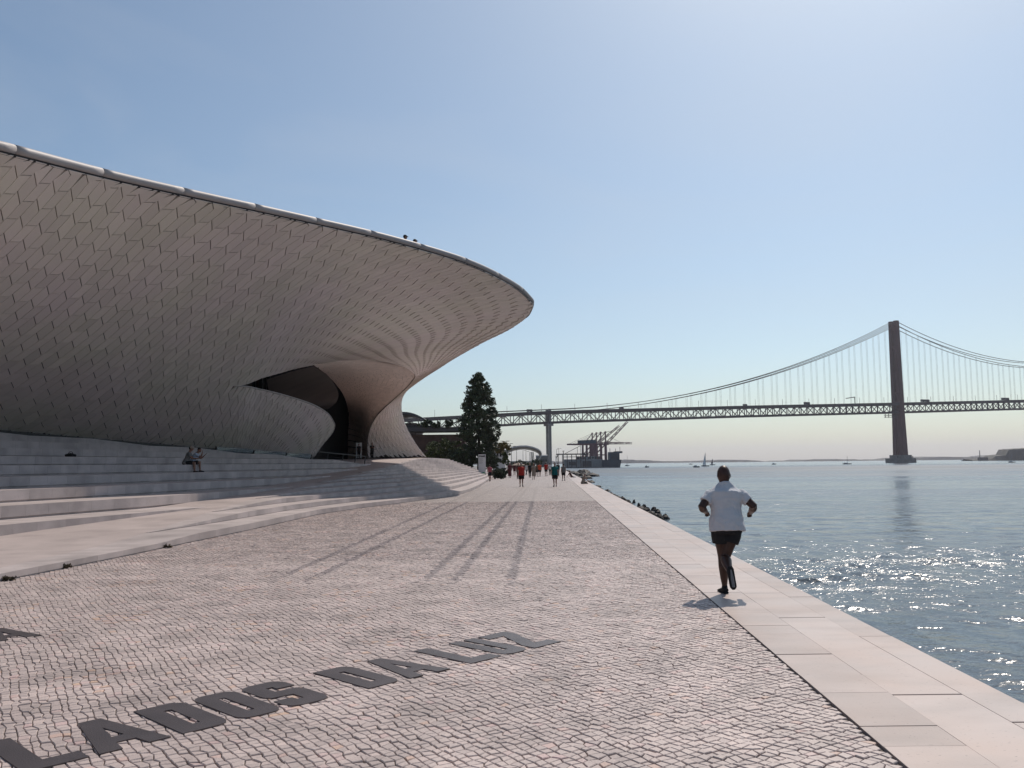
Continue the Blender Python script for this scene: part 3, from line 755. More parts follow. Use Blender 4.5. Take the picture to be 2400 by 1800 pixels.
def bilin(top, right, bottom, left):
    """Coons patch from four curve functions of t; top/bottom run left to right, left/right run downwards"""
    def f(a, b):
        c = ((1-a)*(1-b)*top(0)+a*(1-b)*top(1)+(1-a)*b*bottom(0)+a*b*bottom(1))
        return (1-b)*top(a)+b*bottom(a)+(1-a)*left(b)+a*right(b)-c
    return f
def cfn(lst):
    c = crom([P(*q) for q in lst], 400); return lambda t: at(c, t)
pillar_top = [(735, 855.5, 59.6), (770, 849, 62.4), (840, 843, 67.8), (905, 848, 73.2)]
pillar_right = [(905, 848, 73.2), (950, 861, 77.2), (970, 875, 80.2), (972, 885, 81.7), (955, 906, 84.2), (930, 930, 87.2), (902, 955, 89.7), (880, 979, 91.7), (866, 1008, 93.7), (861, 1040, 95.2), (862, 1076, 95.9)]
pillar_left = [(735, 855.5, 59.6), (762, 875, 68), (786, 899, 78), (805, 926, 88), (815, 956, 95), (817.5, 983, 98), (816, 1023, 99.5), (812, 1077, 100)]
pillar_bot = [(812, 1077, 100), (836, 1077, 99), (862, 1076, 95.9)]
pf = bilin(cfn(pillar_top), cfn(pillar_right), cfn(pillar_bot), cfn(pillar_left))
def pfb(a, b): return pf(a, b) + np.array([0.25, -1.0, 0])*0.9*math.sin(math.pi*a)*min(1, b*1.5)*np.array([1, 1, 1])
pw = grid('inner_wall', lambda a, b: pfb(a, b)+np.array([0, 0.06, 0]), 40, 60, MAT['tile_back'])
def rows_tiles(fn, nrow, ncol0, seed, gap=0.06, drop=0.02):
    rg = np.random.default_rng(seed); out = []
    c0, c1, c2 = fn(.5, .5), fn(.51, .5), fn(.5, .49); sg = 1.0 if np.cross(c1-c0, c2-c0) @ (CAMP-c0) > 0 else -1.0
    for r in range(nrow):
        b0, b1 = r/nrow, (r+1)/nrow
        x = -rg.uniform(0, 1)/ncol0
        while x < 1:
            x1 = x+rg.uniform(.8, 1.2)/ncol0
            A0, A1 = max(x, 0)+0.002, min(x1, 1)-0.002; x = x1
            if A1-A0 < 0.01: continue
            q = np.array([fn(A0, b1-gap/nrow), fn(A1, b1-gap/nrow), fn(A1, b0+gap/nrow), fn(A0, b0+gap/nrow)])
            n = np.cross(q[1]-q[0], q[3]-q[0]); l = np.linalg.norm(n)
            if l < 1e-4: continue
            n = n/l*sg
            V = np.vstack([q-n*.03, q+n*(np.array([.03, .03, .006, .006])[:, None])])
            out.append((0, V, float(np.clip(rg.normal(.5, .22), 0, 1))))
    return out
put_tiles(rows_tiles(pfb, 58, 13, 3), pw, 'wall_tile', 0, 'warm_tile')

# curved wall inside the opening, and the foyer behind it, its shade painted black
lobe = bilin(cfn([(625, 890, 55), (680, 872, 58), (735, 858, 61.5)]), cfn([(735, 858, 61.5), (765, 877, 68), (783, 899, 76), (793, 922, 82), (789, 942, 84), (770, 958, 82)]),
             cfn([(640, 940, 70), (700, 962, 78), (770, 958, 82)]), cfn([(625, 890, 55), (630, 915, 64), (640, 940, 70)]))
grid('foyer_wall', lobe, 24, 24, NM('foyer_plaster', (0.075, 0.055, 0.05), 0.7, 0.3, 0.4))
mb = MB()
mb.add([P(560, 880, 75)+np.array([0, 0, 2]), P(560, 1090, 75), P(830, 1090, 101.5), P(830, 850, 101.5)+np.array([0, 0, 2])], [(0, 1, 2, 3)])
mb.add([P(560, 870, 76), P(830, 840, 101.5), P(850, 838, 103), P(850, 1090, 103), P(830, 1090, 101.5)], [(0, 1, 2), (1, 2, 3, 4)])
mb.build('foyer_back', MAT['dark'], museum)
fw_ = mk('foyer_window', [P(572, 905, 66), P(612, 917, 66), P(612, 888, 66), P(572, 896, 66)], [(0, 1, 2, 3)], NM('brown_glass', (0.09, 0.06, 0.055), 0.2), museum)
mb = MB()
for x in (596, 612, 622, 630): mb.bar(P(x, 925, 65.5), P(x, 880, 65.5), 0.22)
mb.build('mullion', MAT['black_metal'], fw_)

# rims, black bars painting the shade of the foot gap, coping
def sub(c, f0, f1, n): return [at(c, t) for t in np.linspace(f0, f1, n)]
mb = MB(); mb.tube([p+np.array([0, 0, .02]) for p in sub(tngc, ftn_c, 0.999, 60)], 0.055, 6); mb.build('edge_trim', MAT['coping'], museum, True)
mb = MB(); fa = anchors(midc, MID, [9])[0]; mb.tube(sub(midc, fa, 0.998, 80), 0.02, 6); mb.build('edge_trim', MAT['tile_back'], museum, True)
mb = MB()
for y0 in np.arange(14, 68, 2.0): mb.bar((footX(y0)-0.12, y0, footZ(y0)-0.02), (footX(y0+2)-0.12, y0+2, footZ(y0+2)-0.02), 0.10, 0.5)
mb.build('foot_gap_shade', MAT['black_metal'], museum)

tipf = anchors(lipc, LS, [12])[0]
def lip_in(t):                       # horizontal direction from the lip into the building
    d = at(lipc, min(t+0.004, 1))-at(lipc, max(t-0.004, 0)); v = np.array([-d[1], d[0], 0]); return v/np.linalg.norm(v)
lipl = np.concatenate([[0], np.cumsum(np.linalg.norm(np.diff(lipc, axis=0), axis=1))]); tot = lipl[int(tipf*(len(lipc)-1))]
def copings():
    nseg = 0; s0 = float(np.interp(anchors(lipc, LS, [3])[0], np.linspace(0, 1, len(lipc)), lipl)) % 3.7 + 0.55 - 3.7
    while s0 < tot-0.1:
        a, b = max(s0, 0), min(s0+3.7, tot); s0 += 3.7
        if b-a < .2: continue
        ts = np.interp(np.linspace(a+.012, b-.012, 9), lipl, np.linspace(0, 1, len(lipc)))
        r = 0.155
        mk('coping', *tube_vf([at(lipc, t)+lip_in(t)*0.055+np.array([0, 0, r+.045]) for t in ts], r, 14), MAT['coping'], museum, smooth=True)
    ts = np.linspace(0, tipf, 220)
    mk('shadow_gap', *tube_vf([at(lipc, t)+lip_in(t)*0.06+np.array([0, 0, .03]) for t in ts], 0.075, 6), MAT['black_metal'], museum)  # solid black tube standing in for the shade under the coping
copings()

# roof and rear, closing the body
BACK = [(-50, 5), (-52, 30), (-50, 60), (-44, 90), (-30, 110)]
def roof():
    n = 60; V = []
    bk = crom([(x, y, 0) for x, y in BACK], n)
    for i, t in enumerate(np.linspace(0, tipf, n)):
        p = at(lipc, t)+lip_in(t)*0.22; V += [p+np.array([0, 0, .06]), (*bk[i][:2], 12.6), (*bk[i][:2], 0)]
    F = [(3*i+q, 3*i+3+q, 3*i+4+q, 3*i+1+q) for i in range(n-1) for q in (0, 1)]
    mk('roof_terrace', V, F, MAT['roof'], museum)
    # rear flank from the tip round to the back of the leg
    ln = crom([at(lipc, tipf), (-1.8, 72, 12.8), (-8, 88, 12.8), (-18, 100, 12.7), (-30, 110, 12.6)], 40)
    sl2 = [at(lipc, t) for t in np.linspace(tipf, 1, 40)]
    V = []
    for i in range(40): V += [ln[i], sl2[i]+np.array([-.04, .12, 0])]
    m_ = mk('rear_flank', V, [(2*i, 2*i+1, 2*i+3, 2*i+2) for i in range(39)], MAT['tile'], museum, smooth=True, tint=0.5)
    mk('rear_flank', [(-30, 110, 12.6), sl2[-1], (-16, 108, 2.4), (-30, 112, 2.4)], [(0, 1, 2, 3)], MAT['tile'], museum, tint=0.5)
    # roof over the tip
    tp = [at(lipc, t) for t in np.linspace(tipf, 1, 2)]
    V = [at(lipc, tipf)+np.array([0, 0, .05]), *ln[::6]+np.array([0, 0, .02])]
    mk('roof_tip', V, [tuple(range(len(V)))], MAT['roof'], museum)
roof()

# ------------------------------------------------------------------ railing at the foot of the wall
def railing():
    r = thing('handrail', 'low black railing with dark glass panels between the upper steps and the museum wall', 'railing')
    def base(Y, o=0.18): return np.array([footX(Y)+o, Y, footZ(Y)+0.02])
    posts = [56.5, 60.3, 64.0]; ends = [67.2, 69.4, 71.6, 73.6, 75.2]
    allp = posts+ends
    top = [base(y)+np.array([.10, .25, .62]) for y in allp]
    mb = MB()
    for a, b in zip(top[:-1], top[1:]): mb.bar(a, b, .07, .06)
    mb.build('top_rail', MAT['black_metal'], r)
    for y, t in zip(allp, top):
        mb = MB(); mb.bar(base(y)+np.array([0, 0, -.25]), t, .06, .06); mb.build('post', MAT['black_metal'], r)
    for i in range(3):
        a, b = base(allp[i]+.15), base(allp[i+1]-.15); ta, tb = top[i]+np.array([0, .1, -.06]), top[i+1]+np.array([0, -.1, -.06])
        n = np.array([.03, 0, 0]); mb = MB()
        mb.add([a, b, tb, ta, a+n, b+n, tb+n, ta+n], [(0, 3, 2, 1), (4, 5, 6, 7), (0, 1, 5, 4), (2, 3, 7, 6)]); mb.build('glass_panel', MAT['glass'], r)
railing()

# ------------------------------------------------------------------ suspension bridge
def bridge():
    br = thing('suspension_bridge', 'long suspension bridge over the river with a truss deck and one tall red tower', 'bridge')
    A0 = np.array([41.0, 968.0]); d = np.array([.932, .360]); d /= np.linalg.norm(d); nn = np.array([d[1], -d[0]])
    TT = 516.0
    zt = lambda x, y, Y: P(x, y, Y)[2]
    kt = [-330, -142, 0, 257, TT, TT+238, TT+500]
    kz = [zt(1285, 993, 968)-19, zt(1000, 1010, 917), zt(1285, 993, 968), (zt(1285, 993, 968)+zt(2105, 969, 1154))/2+.6, zt(2105, 969, 1154), zt(2400, 960.5, 1240), zt(2400, 960.5, 1240)+6]
    zb = lambda t: float(np.interp(t, kt, kz)); TH = 14.6
    def pt(t, off, z): q = A0+d*t+nn*off; return np.array([q[0], q[1], z])
    W = 5.0; t0, t1, pl = -320.0, 900.0, 10.6
    mb = MB(); ts = np.arange(t0, t1, pl*4)
    for a in ts: mb.bar(pt(a, 0, zb(a)+TH-2.0), pt(a+pl*4, 0, zb(a+pl*4)+TH-2.0), 2*W+3, 3.6)
    mb.build('deck', MAT['truss'], br)
    for off in (-W, W):
        mb = MB()
        for a in ts: mb.bar(pt(a, off, zb(a)+0.9), pt(a+pl*4, off, zb(a+pl*4)+0.9), 1.1, 1.7)
        mb.build('bottom_chord', MAT['truss'], br)
    mb = MB()
    for a in ts: mb.bar(pt(a, 0, zb(a)+2.3), pt(a+pl*4, 0, zb(a+pl*4)+2.3), 5.5, 0.6)
    mb.build('rail_deck', MAT['truss'], br)
    for i, a in enumerate(np.arange(t0, t1-1, pl)):
        mb = MB()
        for off in (-W, W):
            mb.bar(pt(a, off, zb(a)+1), pt(a, off, zb(a)+TH-3), 0.85)
            lo, hi = (a, a+pl) if i % 2 == 0 else (a+pl, a)
            mb.bar(pt(lo, off, zb(lo)+1.2), pt(hi, off, zb(hi)+TH-3.4), 0.75)
        mb.build('truss_panel', MAT['truss'], br)
    # tower
    ztop = zt(2105, 757, 1154); tw = MAT['bridge']
    for sgn in (-1, 1):
        mb = MB(); V = []
        for z, wo, a, hw in ((WZ+9, 5.7, 4.6, 3.0), (zb(TT), 5.0, 3.7, 2.6), (ztop, 4.3, 3.0, 2.3)):
            for sa, so_ in ((-1, -1), (1, -1), (1, 1), (-1, 1)): V.append(pt(TT+sa*a, sgn*wo+so_*hw, z))
        F = [(4*k+i, 4*k+(i+1) % 4, 4*k+4+(i+1) % 4, 4*k+4+i) for k in range(2) for i in range(4)]+[(8, 9, 10, 11)]
        mb.add(V, F)
        leg = mb.build('tower_leg', tw, br)
        mb = MB(); mb.box(pt(TT, sgn*4.3, ztop+1.2), (5.4, 5.0, 2.6), math.atan2(d[1], d[0])); mb.build('saddle', tw, leg)
    hs = [ztop-8, ztop-34, ztop-62, ztop-96, zb(TT)+TH]
    for z in hs:
        mb = MB(); mb.bar(pt(TT, -3.2, z), pt(TT, 3.2, z), 4.5, 4.0, up=(0, 0, 1)); mb.build('cross_strut', tw, br)
    for za, zc in zip(hs[:-1], hs[1:]):
        mb = MB()
        for a, b in ((-1, 1), (1, -1)): mb.bar(pt(TT, a*2.2, za-2), pt(TT, b*2.2, zc+2), 1.0)
        mb.build('cross_brace', tw, br)
    mb = MB(); mb.bar(pt(TT, -3, WZ+9), pt(TT, 3, zb(TT)-4), 6.0, 5.0); mb.bar(pt(TT, 0, WZ+9), pt(TT, 0, zb(TT)+2), 6.2, 6.4); mb.build('tower_web', tw, br)
    mb = MB(); rz = math.atan2(d[1], d[0])
    c = pt(TT, 0, 0); mb.box((c[0], c[1], WZ+2.6), (30, 24, 7), rz); mb.box((c[0], c[1], WZ+8), (19, 20, 5), rz); 
    base = mb.build('tower_base', MAT['concrete'], br)
    for q in (-13, 13):
        mb = MB(); mb.tube([pt(TT+q, 8, WZ+6), pt(TT+q, 8, WZ+9)], .5, 8); mb.build('beacon', MAT['black_metal'], base)
    mb = MB(); 
    for z in (zb(TT)-2.6, zb(TT)-5.2): mb.bar(pt(TT-24, 0, z), pt(TT-4, 0, z), 3, .7)
    for q in (-23, -17, -11, -6): mb.bar(pt(TT+q, 0, zb(TT)-6), pt(TT+q, 0, zb(TT)+.5), .6)
    mb.build('maintenance_gantry', MAT['truss'], br)
    # side pier
    ptop = zt(1285, 959, 968)
    for sgn in (-1, 1):
        mb = MB(); mb.bar(pt(0, sgn*4, -1), pt(0, sgn*4, ptop), 3.0, 3.0, up=(0, 1, 0)); mb.build('side_pier', MAT['concrete'], br)
    mb = MB(); mb.bar(pt(-3.5, 0, zb(0)-1.5), pt(3.5, 0, zb(0)-1.5), 12, 2.4); mb.build('pier_cap', MAT['concrete'], br)
    # cables and hangers
    def quad(p): 
        t_, z_ = zip(*p); return np.polyfit(t_, z_, 2)
    L1 = quad([(0, zt(1285, 960, 968)), (257, zt(1729, 897, 1060.5)), (TT, ztop+1.5)])
    L2 = quad([(0, zt(1285, 969, 968)), (257, zt(1729, 902, 1060.5)), (TT, ztop-3.5)])
    R1 = quad([(TT, ztop+1.5), (TT+108, zt(2243.6, 816, 1193)), (TT+238, zt(2400, 849, 1240))])
    R2 = quad([(TT, ztop-3.5), (TT+108, zt(2243.6, 826, 1193)), (TT+238, zt(2400, 860, 1240))])
    for off in (-W, W):
        for cf, a, b in ((L1, 0, TT), (L2, 0, TT), (R1, TT, TT+380), (R2, TT, TT+380)):
            ts = np.linspace(a, b, 26); mb = MB(); mb.tube([pt(t, off, np.polyval(cf, t)) for t in ts], 0.42, 6); mb.build('cable', MAT['truss'], br)
        mb = MB(); mb.tube([pt(0, off, ptop-.5), pt(-75, off, zb(-75)+TH+2), pt(-170, off, zb(-170)-8), pt(-260, off, 2)], .42, 6); mb.build('cable', MAT['truss'], br)
        for t in list(np.arange(38, TT-8, 21.2))+list(np.arange(TT+16, TT+370, 21.2)):
            cf = L2 if t < TT else R2; z1 = np.polyval(cf, t); z0 = zb(t)+TH-1
            if z1-z0 < 1.5: continue
            for q in (-.9, .9):
                mb = MB(); mb.bar(pt(t+q, off, z0), pt(t+q, off, z1), 0.17); mb.build('hanger', MAT['truss'], br)
    for t in np.arange(-300, 880, 42):
        mb = MB(); mb.bar(pt(t, -W-1, zb(t)+TH-.5), pt(t, -W-1, zb(t)+TH+8), .3); mb.build('lamp_post', MAT['truss'], br)
    mb = MB(); q = TT-68; mb.bar(pt(q, -6, zb(q)+TH), pt(q, -6, zb(q)+TH+9), .8); mb.bar(pt(q-14, -6, zb(q)+TH+7), pt(q, -6, zb(q)+TH+9), 2.5, 1.0); mb.build('sign_gantry', MAT['truss'], br)
    # traffic on the deck
    rg = random.Random(4)
    lab = ['dark lorry on the bridge deck right of the tower', 'dark bus at the right edge of the bridge deck', 'small van on the bridge deck left of the side pier',
           'pale car on the bridge deck over the crane booms', 'dark car on the bridge deck halfway to the tower', 'small lorry on the bridge deck just left of the tower']
    for t, L, h, lb in ((TT+52, 14, 3.6, lab[0]), (TT+205, 13, 3.6, lab[1]), (-22, 6, 2.8, lab[2]), (95, 5, 2.0, lab[3]), (270, 5, 2.1, lab[4]), (TT-150, 8, 3.2, lab[5])):
        v = thing('bridge_vehicle', lb, 'vehicle', tuple(pt(t, -3, zb(t)+TH-.2)), rz, 'traffic on the bridge')
        mb = MB(); mb.box((0, 0, h/2+.5), (L, 2.5, h-.4)); mb.box((L/2-.7, 0, 1.0), (1.8, 2.4, 1.4)); mb.build('body', MAT['dgrey'], v)
        mb = MB(); mb.box((L/2+.15, 0, h*.62), (.5, 2.2, h*.3)); mb.build('windscreen', MAT['black_metal'], v)
        for x in (-L*.32, L*.32):
            for yy in (-1.15, 1.15):
                mb = MB(); mb.tube([(x, yy-.15, .45), (x, yy+.15, .45)], .45, 10); mb.build('wheel', MAT['black_metal'], v)
bridge()

# ------------------------------------------------------------------ port
def crane(rx, base_y, Y, boom, lab):
    o = P(rx, base_y, Y); o[2] = 1.0
    c = thing('container_crane', lab, 'crane', tuple(o), 0.0, 'container cranes at the port')
    g = P(rx, 1041, Y)[2]-1.0; ap = g+11; m = MAT['crane']
    for x in (-10, 0):
        for y in (-5, 5):
            mb = MB(); mb.bar((x, y*1.1, 0), (x, y*.8, g), 1.3); mb.build('leg', m, c)
    mb = MB()
    for y in (-4.5, 4.5): mb.bar((-10, y, g*.45), (0, y, g*.45), .9); mb.bar((-10, y, g*.45), (0, y, g), .6); mb.bar((-10, y, 1.5), (0, y, 1.5), 1.0)
    for x in (-10, 0): mb.bar((x, -5, g*.45), (x, 5, g*.45), .8); mb.bar((x, -5.4, 1.5), (x, 5.4, 1.5), 1.0)
    mb.build('brace', m, c)
    mb = MB()
    for y in (-1.8, 1.8): mb.bar((-26, y, g), (3, y, g), .9, 1.5)
    for x in range(-26, 4, 5): mb.bar((x, -1.8, g), (x, 1.8, g), .5)
    mb.build('girder', m, c)
    mb = MB(); mb.box((-12, 0, g+2.4), (6, 4.5, 3.2)); mb.build('machine_house', MAT['blue_hull'], c)
    mb = MB()
    for y in (-2, 2): mb.bar((0, y, g), (0, y*.4, ap), .8); mb.bar((-9, y, g), (0, y*.4, ap), .55)
    mb.box((0, 0, ap), (1.6, 2.5, 1.4)); mb.build('a_frame', m, c)
    L = 28; e = np.array([L*math.cos(boom), 0, L*math.sin(boom)]); u = np.array([-math.sin(boom), 0, math.cos(boom)])
    mb = MB(); p0 = np.array([1.5, 0, g])
    for y in (-1.4, 1.4):
        q = np.array([0, y, 0]); mb.bar(p0+q, p0+q+e, .55); mb.bar(p0+q+u*1.9, p0+q+e+u*1.2, .45)
        for k in range(10):
            a = p0+q+e*k/10; b = p0+q+e*(k+1)/10; mb.bar(a, b+u*1.6 if k % 2 == 0 else b, .3); mb.bar(a, a+u*1.8, .3)
    mb.build('boom', m, c)
    mb = MB(); mb.bar((0, 0, ap), p0+e*.62+u*1.5, .22); mb.bar((0, 0, ap), (-24, 0, g+.5), .22); mb.build('stay', MAT['truss'], c)
crane(1389, 1072, 880, 0.0, 'crane with level boom, leftmost of the cranes beside the container ship')
crane(1399, 1072, 850, 0.68, 'crane with the highest raised boom reaching up to the bridge deck')
crane(1409, 1073, 815, 0.0, 'tallest frame crane with level boom over the ship')
crane(1420, 1074, 785, 0.80, 'crane with a thin raised lattice boom, nearest to the ship bow')

def port():
    Y = 760; k = Y/FPX
    X = lambda px: (px-1200)*k*1.006
    s = thing('cargo_ship', 'blue grey cargo ship with a high superstructure moored by the cranes', 'ship', (X(1436), Y+8, WZ))
    z = lambda py: (1084-py)*k+EYE-WZ
    mb = MB(); L0, L1 = X(1408)-X(1436), X(1452)-X(1436)
    V = [(L0, -8, -1), (L1-1.5, -8, -1), (L1-1.5, 8, -1), (L0, 8, -1), (L0, -9, z(1077)), (L1, -9, z(1077)), (L1, 9, z(1077)), (L0, 9, z(1077))]
    mb.add(V, [(0, 3, 2, 1), (4, 5, 6, 7), (0, 1, 5, 4), (1, 2, 6, 5), (2, 3, 7, 6), (3, 0, 4, 7)]); mb.build('hull', MAT['blue_hull'], s)
    mb = MB(); mb.box(((L0+L1)/2+2.5, 0, (z(1077)+z(1059))/2), (L1-L0-8, 15, z(1059)-z(1077))); mb.box(((L1)-2, 0, z(1059.5)), (6, 17, 1.6)); mb.build('superstructure', MAT['blue_hull'], s)
    for q in range(5):
        mb = MB(); mb.box(((L0+L1)/2+2.5, -7.56, z(1075)+q*1.25), (L1-L0-10, .1, .5)); mb.build('window_band', MAT['black_metal'], s)
    for q in (-3, 2, 6):
        mb = MB(); mb.bar((q, 0, z(1059)), (q, 0, z(1053-abs(q))), .35); mb.build('mast', MAT['truss'], s)
    b = thing('port_warehouse', 'long grey quayside warehouse left of the ship at the port', 'warehouse', (X(1365), Y+12, WZ))
    mb = MB(); mb.box((0, 0, (z(1075)-1)/2), (X(1410)-X(1320), 16, z(1075)+1)); mb.build('wall', MAT['grey'], b)
    mb = MB(); mb.box((3, -8.1, z(1086)), (8, .25, 5)); mb.box((-10, -8.1, z(1085)), (6, .25, 3)); mb.build('gate', MAT['dgrey'], b)
    mb = MB(); mb.box((0, -7.9, WZ+3.0-.4), (X(1410)-X(1320), .8, 1.4)); mb.build('fender', MAT['blue_hull'], b)
    cols = ['red', 'white', 'red', 'dgrey', 'crane', 'white', 'grey', 'red']; nm = ['red', 'white', 'red', 'dark grey', 'purple red', 'white', 'grey', 'red']
    for i in range(8):
        px = 1352+i*7; q = thing('shipping_container', '%s shipping container, number %d from the left in the row on the warehouse quay' % (nm[i], i+1), 'container', (X(px), Y+9, z(1075)+WZ), 0, 'containers stacked at the port')
        q['label'] = ['first red container at the left end of the row under the cranes', 'white container between the two left red ones', 'red container right of the first white one', 'dark grey container in the middle of the row', 'purple red container beside the dark grey one', 'white container left of the grey one', 'grey container next to the last red one', 'last red container beside the ship'][i]
        mb = MB(); mb.box((0, 0, 1.3), (2.5, 6, 2.6)); mb.build('box', MAT[cols[i]], q)
        mb = MB(); mb.box((0, -3.03, 1.3), (2.2, .06, 2.3)); mb.build('door', MAT['dgrey' if cols[i] != 'dgrey' else 'grey'], q)
    g = thing('loading_frame', 'dark steel loading frame on posts at the left end of the warehouse', 'frame', (X(1335), Y-10, 0))
    mb = MB()
    for x in range(-12, 13, 4):
        for y in (-2, 2): mb.bar((x, y, -2), (x, y, 9), .4)
    mb.build('post', MAT['truss'], g)
    mb = MB(); mb.box((0, 0, 9.6), (27, 6, 1.0)); mb.box((3, 0, 7.2), (20, 5, .5)); mb.bar((-14, 0, 6), (-11.5, 0, 9.6), 3, .6); mb.build('deck', MAT['truss'], g)
    mb = MB(); mb.bar((-6, 0, 10), (8, 0, 17), .4); mb.bar((8, 0, 10), (8, 0, 17), .3); mb.bar((5, 0, 10), (5, 0, 15.5), .3); mb.build('conveyor', MAT['truss'], g)
port()

# far shore, cliff ---------------------------------------------------------------------
def shore():
    rg = np.random.default_rng(8); n = 260
    xs = np.linspace(-300, 6000, n); h = 9+5*np.sin(xs*.002+1)+4*np.sin(xs*.011)+rg.random(n)*5 + np.clip((xs-1900)/900, 0, 1)*6
    V = []
    for x, a in zip(xs, h): y = 5200-.12*x; V += [(x, y, WZ-1), (x, y+20, WZ+a), (x*1.02, y+500, WZ+a*1.2), (x*1.02, y+560, WZ-1)]
    F = [(4*i+q, 4*i+4+q, 4*i+5+q, 4*i+1+q) for i in range(n-1) for q in range(3)]
    mk('hills', V, F, MAT['hill'], smooth=False, kind='structure')
    # headland at the right edge
    V = []; n = 60
    pts = [(2278, 1078), (2300, 1076.5), (2325, 1075), (2333, 1069), (2345, 1068), (2358, 1067), (2361, 1061), (2363, 1055), (2375, 1053), (2400, 1052), (2440, 1050), (2500, 1053)]
    xs = np.linspace(2278, 2500, n); ys = np.interp(xs, *zip(*pts))+rg.normal(0, .35, n); Y = 1850
    for x, y in zip(xs, ys):
        t = P(x, y, Y); V += [(t[0], Y-8-3*rg.random(), WZ-1), (t[0], Y, t[2]), (t[0]+40, Y+110, t[2]+2), (t[0]+40, Y+120, WZ-1)]
    F = [(4*i+q, 4*i+4+q, 4*i+5+q, 4*i+1+q) for i in range(n-1) for q in range(3)]
    mk('cliff', V, F, MAT['cliff'], kind='structure')
    q = P(2297, 1078, 1800); lt = thing('beacon_mast', 'thin light mast on the low point left of the far cliff', 'mast', (q[0], 1800, WZ))
    mb = MB(); mb.bar((0, 0, 0), (0, 0, 22), 1.1); mb.build('mast', MAT['dgrey'], lt); mb = MB(); mb.box((6, 0, 4), (18, 8, 7)); mb.build('hut', MAT['dgrey'], lt)
shore()

# boats -----------------------------------------------------------------------------------
def boat(px, py, mast, sail, L, lab, kind='boat'):
    hzy = 1087-.0105*(px-1200); Y = (EYE-WZ)*FPX/max(py-hzy, 3.0); q = P(px, py, Y); b = thing('sailing_boat' if mast else 'motor_boat', lab, 'boat', (q[0], Y, WZ), 0.2, 'boats out on the river')
    V = []
    for z, f in ((-.3, .8), (.9, 1.0)):
        for i in range(10):
            a = 2*math.pi*i/10; V.append((f*L/2*math.cos(a)*(1 if math.cos(a) > 0 else .92), f*L*.14*math.sin(a), z))
    F = [tuple(range(9, -1, -1)), tuple(range(10, 20))]+[(i, (i+1) % 10, 10+(i+1) % 10, 10+i) for i in range(10)]
    mb = MB(); mb.add(V, F); mb.build('hull', MAT['dgrey'], b)
    mb = MB(); mb.box((-.1*L, 0, 1.25), (L*.3, L*.16, .9)); mb.build('cabin', MAT['white'], b)
    if mast:
        mb = MB(); mb.bar((.05*L, 0, .9), (.05*L, 0, mast), .22); mb.build('mast', MAT['grey'], b)
        if sail:
            mb = MB(); mb.add([(.03*L, 0, 1.8), (-.26*L, .3, 1.8), (.03*L, .12, mast*.97), (.03*L, .05, 1.8), (-.26*L, .35, 1.8), (.03*L, .17, mast*.97)], [(0, 1, 2), (5, 4, 3), (0, 2, 5, 3), (0, 3, 4, 1)]); mb.build('sail', MAT[sail], b)
boat(1653, 1093, 12.5, 'white', 9, 'tall masted sailing boat under the left half of the bridge span')
boat(1670, 1090, 8.0, 'dgrey', 8, 'small boat with a dark sail beside the tall masted one')
boat(1470, 1092, 13, None, 7, 'yacht with bare mast just right of the cargo ship')
boat(1985, 1088, 9, None, 12, 'low yacht with bare mast left of the bridge tower')
boat(2371, 1084, 9, None, 10, 'yacht in the glittering water under the far cliff')
boat(1814, 1088.5, 0, None, 7, 'dark motor boat right of the runner on the horizon')
boat(1619, 1088.5, 0, None, 7, 'small motor boat left of the tall masted boat')
boat(1632, 1095.5, 0, None, 6, 'low motor boat with a wake in front of the tall masted boat')
boat(1516, 1095.5, 0, None, 4, 'tiny dark boat right of the ship, nearer than the yacht')
boat(2256, 1080.5, 0, None, 9, 'low motor boat right of the bridge tower by the far shore')

